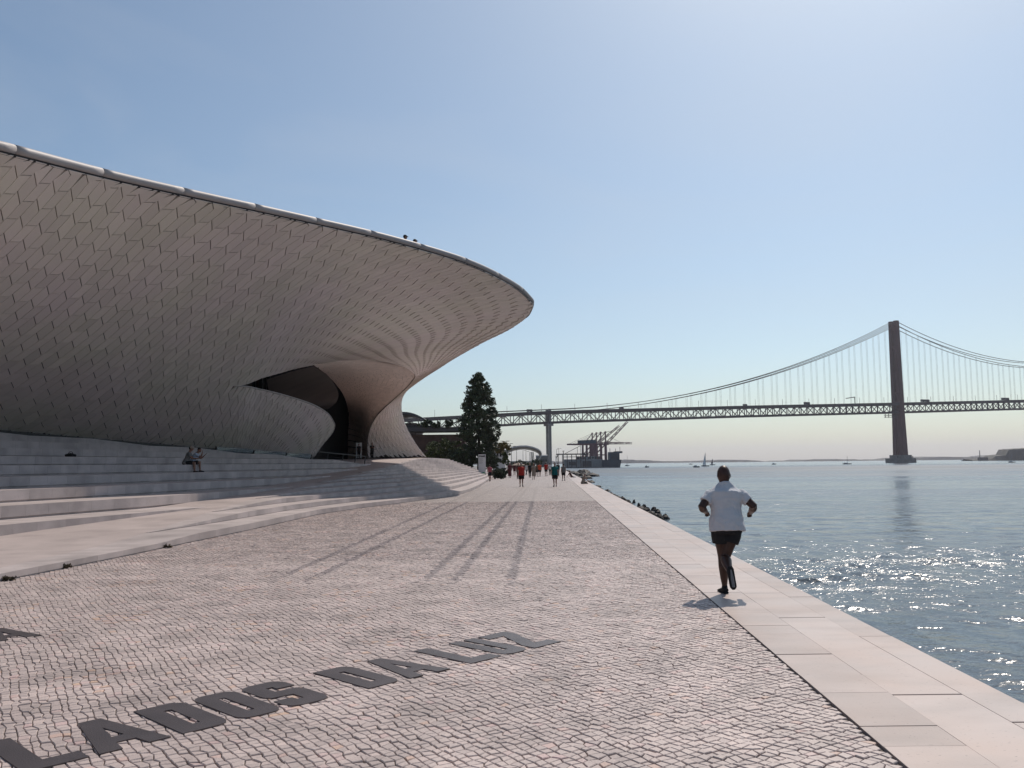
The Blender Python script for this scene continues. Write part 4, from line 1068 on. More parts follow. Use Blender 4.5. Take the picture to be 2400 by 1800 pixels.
# rocks at the foot of the quay -------------------------------------------------------------
def rocks():
    rg = random.Random(12)
    spots = [(1345, 1111, 26), (1362, 1115, 30), (1352, 1119, 22), (1375, 1121, 26), (1388, 1116, 30), (1385, 1130, 20), (1401, 1140, 16), (1415, 1153, 18), (1432, 1158, 14), (1441, 1162, 10),
             (1459, 1168, 9), (1465, 1172, 8), (1452, 1171, 14), (1478, 1183, 14), (1497, 1184, 8), (1500, 1192, 20), (1516, 1195, 18), (1533, 1194, 14), (1509, 1188, 12), (1524, 1203, 22), (1541, 1200, 14),
             (1545, 1211, 16), (1560, 1212, 18), (1533, 1209, 24), (1550, 1217, 12), (1471, 1176, 14), (1486, 1176, 7), (1448, 1166, 12), (1424, 1150, 14), (1408, 1147, 12), (1368, 1109, 34), (1330, 1107, 20)]
    order = []
    where = ['on the yellowish ledge by the grey shirted walker', 'behind the seated man', 'below the seated man', 'standing alone off the quay', 'in the thick patch of rocks left of the runner', 'at the near end of the rock patch']
    for i, (px, py, wd) in enumerate(spots):
        q = G(px, py, WZ+.12); k = pix(q)[2]/FPX; w_ = wd*k*.55; h = max(.3, w_*.45)
        V = []; F = []
        vv, ff = ball_vf((0, 0, 0), (w_, w_*1.3, h), 9, 6)
        V = [np.array(v)*(1+rg.uniform(-.22, .22)) for v in vv]
        o = mk('shore_rock', V, ff, MAT['rock'], tint=.5)
        o.location = (q[0], q[1], WZ+h*.1); order.append((px, o, wd))
    order.sort(key=lambda t: t[0]); num = 'first second third fourth fifth sixth seventh eighth ninth tenth eleventh twelfth thirteenth fourteenth fifteenth sixteenth seventeenth eighteenth nineteenth twentieth twenty-first twenty-second twenty-third twenty-fourth twenty-fifth twenty-sixth twenty-seventh twenty-eighth twenty-ninth thirtieth thirty-first thirty-second'.split()
    ia = ib = 0
    for px, o, wd in order:
        size = 'broad' if wd > 19 else 'small' if wd < 11 else 'rounded'
        if px < 1372: lab = '%s dark wet rock on the ledge, %s from the walkers towards the seated man' % (size, num[ia]); ia += 1
        else: lab = '%s dark wet rock at the waterline, %s from the seated man towards the runner' % (size, num[ib]); ib += 1
        tag(o, lab, 'rock', 'rocks along the foot of the quay')
rocks()

# ------------------------------------------------------------------ trees and plants
def leaves(name, pts, size, mat, parent, rg, flat=0.0):
    """many small leaf faces; pts (n,3)"""
    n = len(pts); a = rg.normal(size=(n, 3)); a /= np.linalg.norm(a, axis=1, keepdims=True)
    b = np.cross(a, rg.normal(size=(n, 3))); b /= np.linalg.norm(b, axis=1, keepdims=True)
    s = size*rg.uniform(.6, 1.4, (n, 1))
    V = np.stack([pts-a*s, pts+b*s*.45, pts+a*s, pts-b*s*.45], 1).reshape(-1, 3)
    F = np.arange(4*n).reshape(n, 4)
    return mk(name, V, F, mat, parent, tint=np.clip(rg.normal(.5, .25, n), 0, 1))
def clumps(rg, centres, rad, per):
    c = np.repeat(centres, per, 0); r = np.repeat(rad, per)[:, None]
    d = rg.normal(size=c.shape); d /= np.linalg.norm(d, axis=1, keepdims=True)
    return c + d*r*(rg.random((len(c), 1))**.6)*np.array([1, 1, .8])
def conical_tree():
    Y = 130.0; k = Y/FPX; rg = np.random.default_rng(21); q = P(1122, 1095, Y)
    t = thing('conical_tree', 'tall dark conical evergreen tree standing alone before the bridge deck', 'tree', (q[0], Y, 0))
    zof = lambda py: P(1122, py, Y)[2]
    prof = [(872, 2), (884, 10), (900, 20), (925, 31), (950, 38), (975, 44), (1000, 46), (1030, 46), (1050, 42), (1066, 34), (1085, 22)]
    hz_ = np.array([zof(p[0]) for p in prof])[::-1]; hr = np.array([p[1]*k for p in prof])[::-1]
    n = 470; z = rg.uniform(hz_[0], hz_[-1]-.2, n); keep = rg.random(n) < .25+.75*np.interp(z, hz_, hr)/hr.max(); z = z[keep]; n = len(z)
    R = np.interp(z, hz_, hr); th = rg.uniform(0, 2*math.pi, n); f = rg.random(n)**.40*rg.uniform(.84, 1.14, n)
    C = np.stack([R*f*np.cos(th), R*f*np.sin(th), z], 1)
    tops = np.array([[0.1, 0, zof(880)], [.35, .1, zof(886)], [-.4, .1, zof(888)], [-1.1, 0, zof(896)], [0.2, -.2, zof(893)]])
    C = np.vstack([C, tops]); rad = rg.uniform(.34, .72, len(C)); rad[-5:] = .42
    leaves('crown', clumps(rg, C, rad, 60), .19, MAT['leaf'], t, rg)
    mb = MB(); mb.tube([(0, 0, 0), (.1, 0, 4), (0, .1, 9), (.05, 0, 15)], [.30, .24, .16, .05], 9)
    for i in range(26):
        zz = rg.uniform(2, 14); a = rg.uniform(0, 6.28); L = np.interp(zz, hz_, hr)*.8
        mb.tube([(0, 0, zz), (L*.6*math.cos(a), L*.6*math.sin(a), zz+.7), (L*math.cos(a), L*math.sin(a), zz+1.6)], [.07, .05, .02], 5)
    mb.build('trunk', MAT['bark'], t)
conical_tree()
def bush(px, pyb, Y, wpx, hpx, mat, label, seed, name='bush', cat='bush', n=80, group=None, z0=None, size=.16):
    rg = np.random.default_rng(seed); k = Y/FPX; q = P(px, pyb, Y); W, Hh = wpx*k/2, hpx*k
    t = thing(name, label, cat, (q[0], Y, q[2] if z0 is None else z0), 0, group)
    d = rg.normal(size=(n, 3)); d /= np.linalg.norm(d, axis=1, keepdims=True); f = rg.random((n, 1))**.4
    C = d*f*np.array([W, W*.8, Hh*.5])+np.array([0, 0, Hh*.5]); C[:, 2] += rg.normal(0, Hh*.05, n); C[:, 2] = np.maximum(C[:, 2], .1)
    leaves('foliage', clumps(rg, C, rg.uniform(.10, .22, n)*max(W, Hh*.5), 45), size, mat, t, rg)
    mb = MB()
    for i in range(5):
        a = rg.uniform(0, 6.28); mb.tube([(0, 0, 0), (W*.3*math.cos(a), W*.3*math.sin(a), Hh*.4), (W*.6*math.cos(a), W*.6*math.sin(a), Hh*.75)], [.08, .05, .02], 5)
    mb.build('stem', MAT['bark'], t)
    return t
bush(1040, 1092, 132, 92, 66, MAT['leaf2'], 'large dark rounded bush between the museum leg and the conical tree', 1, n=150)
bush(1085, 1098, 128, 70, 52, MAT['leaf'], 'dark bush under the left side of the conical tree', 2, n=100)
bush(1150, 1100, 126, 44, 40, MAT['leaf'], 'dark bush right of the sign post under the tree', 3, n=70)
bush(1172, 1062, 160, 52, 26, MAT['leaf3'], 'olive and orange topped bush above the small white house', 4, n=70)
bush(1186, 1090, 150, 22, 34, MAT['leaf2'], 'narrow green bush beside the small white house', 5, n=40)
bush(1216, 1096, 260, 38, 17, MAT['leaf'], 'dark low tree under the left end of the white canopy', 6, n=50)
bush(1262, 1094, 250, 44, 20, MAT['leaf'], 'round dark tree under the right end of the white canopy', 7, n=50)
bush(1238, 1095, 300, 22, 13, MAT['leaf2'], 'green bush between the two dark trees beneath the canopy', 8, n=30)
for i, (px, py, w_, h_, lb) in enumerate([(998, 1003, 36, 20, 'roof garden shrub nearest the museum leg'), (1022, 1003, 26, 14, 'middle shrub of the roof garden on the terrace wall'), (1052, 1004, 24, 22, 'roof garden shrub at the right end of the terrace wall')]):
    bush(px, py, 150, w_, h_, MAT['leaf'], lb, 30+i, n=34, group='shrubs on the terrace wall')

def garden():
    Y = 152; k = Y/FPX
    w_ = thing('terrace_wall', 'dark brown retaining wall with a flat cap behind the museum leg', 'wall', (P(1005, 1090, Y)[0], Y, 0))
    zt = P(1005, 1003, Y)[2]; mb = MB(); mb.box((0, 3, zt/2-.6), (170*k, 6, zt-1.2)); mb.build('wall_face', NM('brown_render', (0.09, 0.055, 0.045), .9, .4, .5), w_)
    mb = MB(); mb.box((0, 2.5, zt-.3), (174*k, 8, .7)); mb.build('cap', MAT['dgrey'], w_)
    Y2 = 190; h = thing('dark_hall', 'dark hall with a low curved roof half hidden behind the museum leg', 'building', (P(962, 1090, Y2)[0], Y2, 0))
    z1 = P(960, 992, Y2)[2]; z2 = P(960, 966, Y2)[2]; k2 = Y2/FPX
    mb = MB(); mb.box((-3, 6, z1/2), (92*k2, 14, z1)); mb.build('wall', NM('dark_brick', (0.06, 0.045, 0.04), .9, .3, 1), h)
    V = []; n = 14; x0, x1 = -62*k2, 50*k2
    for i in range(n+1):
        x = x0+(x1-x0)*i/n; a = (i/n-.42); z = z2-(z2-z1+.3)*min(1, (a/.58)**2*1.0); V += [(x, -1.5, z), (x, 14, z), (x, 14, z-.5), (x, -1.5, z-.5)]
    F = [(4*i+q, 4*i+4+q, 4*i+4+(q+1) % 4, 4*i+(q+1) % 4) for i in range(n) for q in range(4)]+[(3, 2, 1, 0), (4*n, 4*n+1, 4*n+2, 4*n+3)]
    mk('roof', V, F, MAT['dgrey'], h)
    mb = MB(); mb.box((2, -1.1, z1-1.2), (70*k2, .3, 1.2)); mb.build('window_band', MAT['black_metal'], h)
    # small white house
    Y3 = 165; q = P(1170, 1090, Y3); hs = thing('small_house', 'small pale house with dark windows behind the bushes right of the tree', 'house', (q[0], Y3, 0)); k3 = Y3/FPX
    zz = P(1170, 1057, Y3)[2]; mb = MB(); mb.box((0, 2, zz/2), (28*k3, 4, zz)); mb.build('wall', MAT['white'], hs)
    mb = MB(); mb.box((0, 2, zz+.12), (30*k3, 4.4, .25)); mb.build('roof', MAT['grey'], hs)
    for i in range(4):
        for j in range(2):
            f = mk('window', *(lambda m: (m.V, m.F))(_b((-.85+i*.57, -.04, zz-.75-j*1.15), (.38, .1, .75))), MAT['grey'], hs)
            mk('pane', *(lambda m: (m.V, m.F))(_b((-.85+i*.57, -.10, zz-.75-j*1.15), (.28, .04, .62))), MAT['black_metal'], f)
def _b(c, d):
    m = MB(); m.box(c, d); return m
garden()

def sign():
    Y = 110; k = Y/FPX; q = P(1130, 1099, Y)
    s = thing('totem_sign', 'tall pale museum sign panel with black heading and green dot beside the steps', 'sign', (q[0], Y, 0)); z1 = P(1130, 1065, Y)[2]; z0 = 0.0; W = 17*k
    mb = MB(); mb.box((0, 0, (z0+z1)/2), (W, .18, z1-z0)); mb.build('panel', MAT['sign'], s)
    cu = bpy.data.curves.new('t', 'FONT'); cu.body = 'maat'; cu.size = W*.44; cu.align_x = 'CENTER'; cu.extrude = .012; cu.offset = .012
    o = bpy.data.objects.new('t', cu); COL.objects.link(o); dg = bpy.context.evaluated_depsgraph_get(); me = bpy.data.meshes.new_from_object(o.evaluated_get(dg)); bpy.data.objects.remove(o)
    me.materials.clear(); me.materials.append(MAT['ink']); o = bpy.data.objects.new('heading', me); COL.objects.link(o); o.parent = s
    o.rotation_euler = (math.pi/2, 0, 0); o.location = (0, -.105, z1-.33)
    mb = MB()
    for i, L in enumerate((.7, .6, .66, .5, .62, .45)): mb.box((-W*.5+.08+W*L*.42, -.1, z1-.52-i*.13), (W*L*.84, .025, .03))
    mb.build('text_line', MAT['grey'], s)
    mb = MB(); mb.tube([(W*.22, -.09, z0+.52), (W*.22, -.115, z0+.52)], W*.22, 18); mb.build('green_dot', MAT['green'], s)
sign()

def canopy():
    k = 330/FPX; P0 = P(1225, 1088, 330)
    c = thing('white_canopy', 'white shell canopy curving down to the ground behind the walkers', 'canopy', (P0[0], 330, 0)); V = []
    prof = [(1178, 1060), (1190, 1052), (1205, 1046), (1220, 1044), (1235, 1044), (1250, 1047), (1262, 1052), (1268, 1057), (1270, 1062), (1268, 1069), (1263, 1077), (1257, 1086)]
    pts = np.array([P(*p, 330) for p in prof]); n = len(pts)
    far = pts.copy(); far[:, 1] += np.linspace(95, 8, n); 
    for a, b in zip(pts, far):
        for q in (a, b, b-np.array([0, 0, .5]), a-np.array([0, 0, .5])): V.append(q-np.array([P0[0], 330, 0]))
    F = [(4*i+q, 4*i+4+q, 4*i+4+(q+1) % 4, 4*i+(q+1) % 4) for i in range(n-1) for q in range(4)]
    mk('shell', V, F, MAT['canopy'], c, smooth=False)
    for px in (1247, 1254, 1243, 1251):
        mb = MB(); x = (px-1225)*k; mb.bar((x, 4, 0), (x-(.6 if px > 1250 else 0), 4+(px % 3), 6.2), .3); mb.build('column', MAT['grey'], c)
    t = thing('terminal_hall', 'low glazed pavilion under the left half of the white canopy', 'pavilion', (P(1212, 1088, 360)[0], 360, 0))
    mb = MB(); mb.box((0, 4, 2.6), (9, 8, .5)); mb.build('roof', MAT['white'], t); mb = MB(); mb.box((0, 4, 1.2), (8, 7, 2.3)); mb.build('glazing', MAT['dgrey'], t)
    b = thing('port_office', 'pale rounded building right of the canopy beside the bridge pier', 'building', (P(1270, 1088, 420)[0], 420, 0)); k4 = 420/FPX
    mb = MB(); mb.box((0, 3, 2.6), (26*k4, 7, 5.2)); mb.build('wall', MAT['concrete'], b)
    mb = MB(); mb.tube([(-2.8, 3, 5.2), (2.8, 3, 5.2)], [(2.4, .9)]*2, 12, (0, 1, 0)); mb.build('roof', MAT['grey'], b)
    mb = MB()
    for i in range(5): mb.box((-2+i, -.55, 3.2), (.5, .15, 1.2))
    mb.build('window', MAT['dgrey'], b)
canopy()
def lamps():
    spots = [(1181, 1034, 200, 2, 'tall two armed lamp post nearest the conical tree'), (1190, 1040, 225, 2, 'second two armed lamp post right of the tree'), (1199, 1046, 250, 1, 'lamp post in front of the left edge of the canopy'),
             (1211, 1052, 285, 1, 'slim lamp post before the canopy shell'), (1226, 1056, 320, 1, 'slim lamp post under the middle of the canopy'), (1233, 1058, 340, 1, 'lamp post beneath the highest part of the canopy'), (1242, 1060, 360, 1, 'lamp post near the canopy columns'),
             (1305, 1053, 420, 1, 'lamp post right of the bridge pier'), (1310, 1051, 440, 2, 'double lamp post right of the bridge pier near the warehouse')]
    for px, py, Y, arms, lb in spots:
        q = P(px, 1090, Y); z = P(px, py, Y)[2]; t = thing('lamp_post', lb, 'lamp post', (q[0], Y, 0), 0, 'lamp posts along the promenade')
        mb = MB(); mb.tube([(0, 0, 0), (0, 0, z)], [.09, .06], 8); mb.build('pole', MAT['dgrey'], t)
        for sx in ((1,) if arms == 1 else (1, -1)):
            mb = MB(); mb.bar((0, 0, z-.05), (sx*(1.3 if sx > 0 else .5), 0, z), .08); mb.box((sx*(1.0 if sx > 0 else .4), 0, z+.02), (.8, .25, .1)); mb.build('lamp_arm', MAT['dgrey'], t)
    for px, Y, h, lb in ((1272, 95, 2.6, ''), ):
        pass
    q = P(1303, 1098, 230); f = thing('white_pole', 'thin white pole standing behind the walkers at the water side', 'pole', (q[0], 230, 0)); mb = MB(); mb.tube([(0, 0, 0), (0, 0, 3.6)], .09, 8); mb.build('shaft', MAT['white'], f); mb = MB(); mb.box((0, 0, 3.65), (.3, .3, .12)); mb.build('cap', MAT['white'], f)
    q = P(1321, 1100, 200); f = thing('grey_pole', 'thin dark pole above the head of the grey shirted walker', 'pole', (q[0], 200, 0)); mb = MB(); mb.tube([(0, 0, 0), (0, 0, 4.6)], .08, 8); mb.build('shaft', MAT['dgrey'], f); mb = MB(); mb.box((0, 0, 4.6), (.5, .2, .1)); mb.build('lamp', MAT['dgrey'], f)
    q = P(1215, 1100, 120); u = thing('parasol', 'pale beige parasol behind the walkers at the left of the promenade', 'parasol', (q[0], 120, 0)); z = P(1215, 1084, 120)[2]
    V = [(0, 0, z)]+[(1.0*math.cos(a), 1.0*math.sin(a), z-.38) for a in np.linspace(0, 2*math.pi, 9)[:-1]]; mk('canopy', V, [(0, 1+i, 1+(i+1) % 8) for i in range(8)], MAT['beigef'], u)
    mb = MB(); mb.tube([(0, 0, 0), (0, 0, z)], .03, 6); mb.build('pole', MAT['dgrey'], u)
lamps()
def planting():
    rg = random.Random(3)
    lbs = ['flowering planter shrub nearest to the woman in the pink top', 'dark planter shrub with pale flowers left of the maroon dress', 'low planter shrub in front of the small house', 'planter shrub at the right end of the dark row']
    for i, (px, py, Y, w_, h_) in enumerate([(1160, 1112, 100, 30, 26), (1174, 1112, 100, 28, 22), (1183, 1108, 108, 26, 22), (1168, 1106, 112, 40, 24)]):
        bush(px, py, Y, w_, h_, MAT['leaf'], lbs[i], 50+i, name='planter_shrub', cat='shrub', n=40, group='shrubs beside the promenade', z0=0.0, size=.09)
        mb = MB(); 
    for i, (px, py) in enumerate([(1160, 1113), (1173, 1114)]):
        q = G(px, py+1); b = thing('bicycle', ['dark bicycle parked in front of the shrubs, left one of two', 'dark bicycle parked in front of the shrubs, right one of two'][i], 'bicycle', (q[0], q[1], 0), .25, 'bicycles parked by the shrubs')
        for x in (-.52, .52):
            th = np.linspace(0, 2*math.pi, 19); mb = MB(); mb.tube([(x+.33*math.cos(a), 0, .34+.33*math.sin(a)) for a in th], .022, 6, (0, 1, 0)); w_ = mb.build('wheel', MAT['black_metal'], b)
            mb = MB()
            for a in np.linspace(0, math.pi, 6)[:-1]: mb.bar((x-.31*math.cos(a), 0, .34-.31*math.sin(a)), (x+.31*math.cos(a), 0, .34+.31*math.sin(a)), .008)
            mb.build('spokes', MAT['steel'], w_)
        mb = MB()
        for a, c in (((-.52, 0, .34), (-.12, 0, .30)), ((-.12, 0, .3), (-.25, 0, .85)), ((-.25, 0, .8), (.36, 0, .85)), ((-.12, 0, .3), (.38, 0, .78)), ((.52, 0, .34), (.34, 0, .98)), ((-.52, 0, .34), (-.24, 0, .8))): mb.bar(a, c, .035)
        mb.build('frame', MAT['black_metal'], b)
        mb = MB(); mb.bar((.34, -.27, 1.0), (.34, .27, 1.0), .03); mb.build('handlebar', MAT['black_metal'], b)
        mb = MB(); mb.box((-.26, 0, .90), (.25, .13, .06)); mb.build('saddle', MAT['black_metal'], b)
planting()

# ------------------------------------------------------------------ people
def solid(name, parts, voxel, mat, parent, smooth=4, disp=0.0):
    """joins closed tubes into one continuous skin"""
    V, F = [], []
    for v, f in parts:
        o = len(V); V += [tuple(p) for p in v]; F += [tuple(i+o for i in q) for q in f]
    me = bpy.data.meshes.new(name); me.from_pydata([tuple(map(float, p)) for p in V], [], F); me.update()
    t = bpy.data.objects.new('tmp', me); COL.objects.link(t)
    r = t.modifiers.new('r', 'REMESH'); r.mode = 'VOXEL'; r.voxel_size = voxel; r.use_smooth_shade = True
    if smooth: m = t.modifiers.new('s', 'SMOOTH'); m.iterations = smooth; m.factor = .5
    if disp:
        tx = bpy.data.textures.new('folds', 'CLOUDS'); tx.noise_scale = .11; tx.noise_depth = 2
        d = t.modifiers.new('d', 'DISPLACE'); d.texture = tx; d.strength = disp; d.mid_level = .5
    dg = bpy.context.evaluated_depsgraph_get(); out = bpy.data.meshes.new_from_object(t.evaluated_get(dg))
    bpy.data.objects.remove(t); bpy.data.meshes.remove(me)
    out.name = name; out.materials.clear(); out.materials.append(MAT[mat])
    o = bpy.data.objects.new(name, out); COL.objects.link(o); o.parent = parent
    return o
R_ = math.radians
def person(label, loc, yaw, H, shirt='greyf', bottom=('shorts', 'black'), skin='skin', hair='hair', shoes='black', group=None, voxel=.022,
           hip=(14, -14), knee=(6, 28), lean=2, arms=((-18, 8, 12), (18, 8, 12)), fat=1.0, sleeve=.6, cap=None, fingers=False, spread=.0, hem=None, foot=(0, 0), sit=False, abfore=(None, None), head_tilt=0, grp=None, ground=True):
    root = thing('person', label, 'person', loc, yaw, group)
    ln = R_(lean); up = np.array([0, math.sin(ln), math.cos(ln)]); pel = np.zeros(3)
    leg = {}; low = 0; sprd = spread if isinstance(spread, tuple) else (spread, spread)
    for i, sgn in enumerate((-1, 1)):
        hp = np.array([sgn*.052*H, 0, -.01*H]); a = R_(hip[i]); b = a-R_(knee[i])
        kn = hp+.245*H*np.array([sgn*sprd[i], math.sin(a), -math.cos(a)]); an = kn+.232*H*np.array([sgn*sprd[i]*.3, math.sin(b), -math.cos(b)])
        fa = b-R_(foot[i]); toe = np.array([sgn*.12, math.cos(fa), math.sin(fa)]); dn = np.array([0, math.sin(fa), -math.cos(fa)])
        leg[sgn] = (hp, kn, an, toe, dn); low = min(low, (an+dn*.04*H)[2], (an+toe*.1*H+dn*.04*H)[2])
    off = np.array([0, 0, -low if ground else 0])
    pel = pel+off; T = lambda p: p+off
    sp = lambda t: pel+up*t*H
    ws = fat
    torso = [(-.055, .080, .062), (0, .098, .070), (.06, .090, .064), (.12, .086, .060), (.20, .098, .066), (.255, .108, .064), (.285, .098, .054), (.305, .060, .046), (.335, .034, .037), (.37, .033, .037)]
    hd = R_(lean*.3+head_tilt); hup = np.array([0, math.sin(hd), math.cos(hd)]); nk = sp(.335); hc = nk+hup*(.088 if not fingers else .062)*H; hs_ = 1.0 if not fingers else 1.12
    body = [tube_vf([sp(t) for t, _, _ in torso], [(a*H*(ws if t < .26 else 1), b*H*(ws if t < .26 else 1)) for t, a, b in torso], 16, (1, 0, 0))]
    hv, hf = ball_vf((0, 0, 0), (.0455*H*hs_, .057*H*hs_, .067*H*hs_), 18, 14); body.append((np.array(hv)+hc+np.array([0, .008*H, 0]), hf))
    fw = np.array([0, math.cos(hd), -math.sin(hd)])
    body.append(tube_vf([hc+fw*.055*H+hup*.012*H, hc+fw*.075*H-hup*.018*H], [.006*H, .011*H], 8))           # nose
    body.append(ball_tr(hc+fw*.035*H-hup*.045*H, (.028*H, .028*H, .022*H)))                                    # jaw
    for sgn in (-1, 1): body.append(ball_tr(hc+np.array([sgn*.048*H, 0, 0])-hup*.008*H, (.007*H, .014*H, .019*H)))  # ears
    if fingers: body.append(tube_vf([sp(.262), sp(.298), sp(.325), sp(.352)], [(.090*H, .042*H), (.066*H, .042*H), (.043*H, .038*H), (.038*H, .038*H)], 14, (1, 0, 0)))
    arm = {}; aw = .6+.4*fat if not fingers else 1.28
    for i, sgn in enumerate((-1, 1)):
        ap, ab, el = arms[i]; ap, ab, el = R_(ap), R_(ab), R_(el); sh = sp(.278 if not fingers else .262)+np.array([sgn*(.098 if not fingers else .104)*H, 0, 0])
        d1 = np.array([sgn*math.sin(ab), math.cos(ab)*math.sin(ap), -math.cos(ab)*math.cos(ap)]); e = sh+.172*H*d1
        ab2 = R_(abfore[i]) if abfore[i] is not None else ab*.4
        d2 = np.array([sgn*math.sin(ab2), math.cos(ab2)*math.sin(ap+el), -math.cos(ab2)*math.cos(ap+el)]); w_ = e+.145*H*d2
        arm[sgn] = (sh, e, w_, d2)
        body.append(tube_vf([sh, sh+(e-sh)*.35, e, e+(w_-e)*.3, w_], [(.034*aw if not fingers else .027)*H, (.031*aw if not fingers else .033)*H, .024*H*aw, .025*H*aw, .0165*H*aw], 10))
        if fingers:
            sd = np.cross(d2, (0, 0, 1.0)); sd /= np.linalg.norm(sd); nr = np.cross(sd, d2)
            body.append(tube_vf([w_, w_+d2*.028*H, w_+d2*.052*H], [(.016*H, .011*H), (.023*H, .012*H), (.022*H, .010*H)], 10, sd))
            for kf, (q, L) in enumerate(((-.0165, .030), (-.0055, .036), (.0055, .034), (.0165, .026))):
                b0 = w_+d2*.050*H+sd*q*H; c1 = b0+d2*L*.55*H+nr*.004*H*-1; c2 = c1+(d2*.25-nr*.85)*L*.55*H*1; c3 = c2+(-d2*.75-nr*.4)*L*.40*H
                body.append(tube_vf([b0-d2*.008*H, b0, c1, c2, c3], [.0052*H, .0052*H, .005*H, .0046*H, .0038*H], 7))
            th = w_+d2*.014*H-sd*sgn*.018*H; body.append(tube_vf([w_+d2*.01*H, th, th+d2*.02*H-nr*.012*H, th+d2*.032*H-nr*.022*H+sd*sgn*.012*H], [.007*H, .0068*H, .006*H, .0045*H], 7))
        else:
            body.append(tube_vf([w_, w_+d2*.035*H, w_+d2*.075*H, w_+d2*.095*H], [(.014*H, .011*H), (.018*H, .011*H), (.015*H, .009*H), (.006*H, .005*H)], 8))
    lw = 1.0 if not fingers else 1.24
    for sgn in (-1, 1):
        hp, kn, an, toe, dn = leg[sgn]; hp, kn, an = T(hp), T(kn), T(an); cf = kn+(an-kn)*.32-toe*.010*H
        body.append(tube_vf([hp+np.array([0, 0, .03*H]), hp+(kn-hp)*.25, hp+(kn-hp)*.7, kn, cf, kn+(an-kn)*.72, an, an+dn*.02*H], [.055*H*ws, .055*H*ws, .041*H*(ws*.6+.4), .031*H*lw, .034*H*lw, .024*H*lw, .019*H, .019*H], 12))
        body.append(tube_vf([an-toe*.02*H+dn*.012*H, an+toe*.04*H+dn*.018*H, an+toe*.09*H+dn*.026*H], [.017*H, .017*H, .013*H], 8))
    bo = solid('body', body, voxel, skin, root)
    if shirt:
        hm = hem if hem is not None else -.05
        tt = [(hm, .115, .094)]+[(t, max(a+.010, .115-.09*max(t, 0)) if t < .12 else a+.012, max(b+.012, .092-.09*max(t, 0)) if t < .12 else b+.012) for t, a, b in torso if t > hm+.02 and t < .30]+[(.298, .082 if fingers else .078, .056), (.316, .062 if fingers else .058, .050)]+([(.340, .046, .046)] if fingers else [])
        sh_ = [tube_vf([sp(t) for t, _, _ in tt], [(a*H*(ws if t < .26 else 1), b*H*(ws if t < .26 else 1)) for t, a, b in tt], 20, (1, 0, 0))]
        for sgn in (-1, 1):
            sh, e, w_, d2 = arm[sgn]
            if sleeve > 0:
                pts = [sh-(e-sh)*(.15 if not fingers else -.06), sh+(e-sh)*(0 if not fingers else .2), sh+(e-sh)*min(sleeve, 1)] ; rr = [.038*H, .043*H, (.042 if sleeve < .8 else .032)*H] if not fingers else [.040*H, .046*H, .0465*H]
                if sleeve > 1: pts += [e+(w_-e)*(sleeve-1)]; rr += [.024*H]
                sh_.append(tube_vf(pts, rr, 12))
        solid('shirt', sh_, voxel*.9, shirt, root, 3 if not fingers else 14, .035 if fingers else 0)
    kind, bm_ = bottom
    bt = [tube_vf([sp(t) for t in (-.075, -.04, 0, .03)], [(.088*H*ws, .072*H*ws), (.104*H*ws, .078*H*ws), (.103*H*ws, .076*H*ws), (.092*H*ws, .069*H*ws)], 18, (1, 0, 0))]
    if kind in ('shorts', 'trousers'):
        for sgn in (-1, 1):
            hp, kn, an, toe, dn = leg[sgn]; hp, kn, an = T(hp), T(kn), T(an)
            if kind == 'shorts': bt.append(tube_vf([hp+np.array([0, 0, .03*H]), hp+(kn-hp)*.3, hp+(kn-hp)*(.78 if not fingers else .52)], [.064*H*ws, .064*H*ws, .060*H*ws], 14))
            else: bt.append(tube_vf([hp+np.array([0, 0, .03*H]), hp+(kn-hp)*.3, kn, an+(kn-an)*.05], [.063*H, .060*H, .042*H, .033*H], 14))
        solid('shorts' if kind == 'shorts' else 'trousers', bt, voxel*.9, bm_, root, 3)
    else:
        L = {'skirt': .20, 'dress': .30, 'long_skirt': .40}[kind]
        z0 = sp(.06); bt.append(tube_vf([z0, sp(0), pel-np.array([0, 0, L*H])], [(.086*H, .066*H), (.104*H, .082*H), (.125*H, .115*H)], 18, (1, 0, 0)))
        solid('skirt', bt, voxel*.9, bm_, root, 3)
    for sgn in (-1, 1):
        hp, kn, an, toe, dn = leg[sgn]; an = T(an)
        sh = [tube_vf([an-toe*.036*H+dn*.022*H, an-toe*.02*H+dn*.022*H, an+toe*.05*H+dn*.026*H, an+toe*.105*H+dn*.032*H, an+toe*.125*H+dn*.034*H], [(.018*H, .016*H), (.023*H, .020*H), (.026*H, .018*H), (.026*H, .012*H), (.014*H, .008*H)], 12, (1, 0, 0)),
              tube_vf([an+dn*.02*H, an-dn*.012*H], [.024*H, .023*H], 10)]
        so_ = solid('shoe', sh, voxel*.7, shoes, root, 2)
        if fingers:
            ps = [an-toe*.044*H+dn*.040*H, an-toe*.02*H+dn*.041*H, an+toe*.05*H+dn*.043*H, an+toe*.11*H+dn*.043*H, an+toe*.130*H+dn*.040*H]
            so_.parent = root; sl2 = solid('sole', [tube_vf(ps, [(.016*H, .007*H), (.026*H, .008*H), (.026*H, .008*H), (.027*H, .007*H), (.012*H, .005*H)], 12, (1, 0, 0))], voxel*.7, 'black', so_, 1)
            solid('sole_insert', [tube_vf([p+dn*.0045*H for p in ps[1:4]], [(.006*H, .006*H), (.014*H, .007*H), (.012*H, .006*H)], 10, (1, 0, 0))], voxel*.5, 'sole', so_, 1)
    if hair:
        solid('hair', [ball_tr(hc-fw*.010*H+hup*.012*H, (.0485*H, .058*H, .062*H)) if not fingers else ball_tr(hc-fw*.004*H+hup*.008*H, (.0468*H*hs_, .060*H*hs_, .0635*H*hs_))], voxel*.8, hair, root, 2)
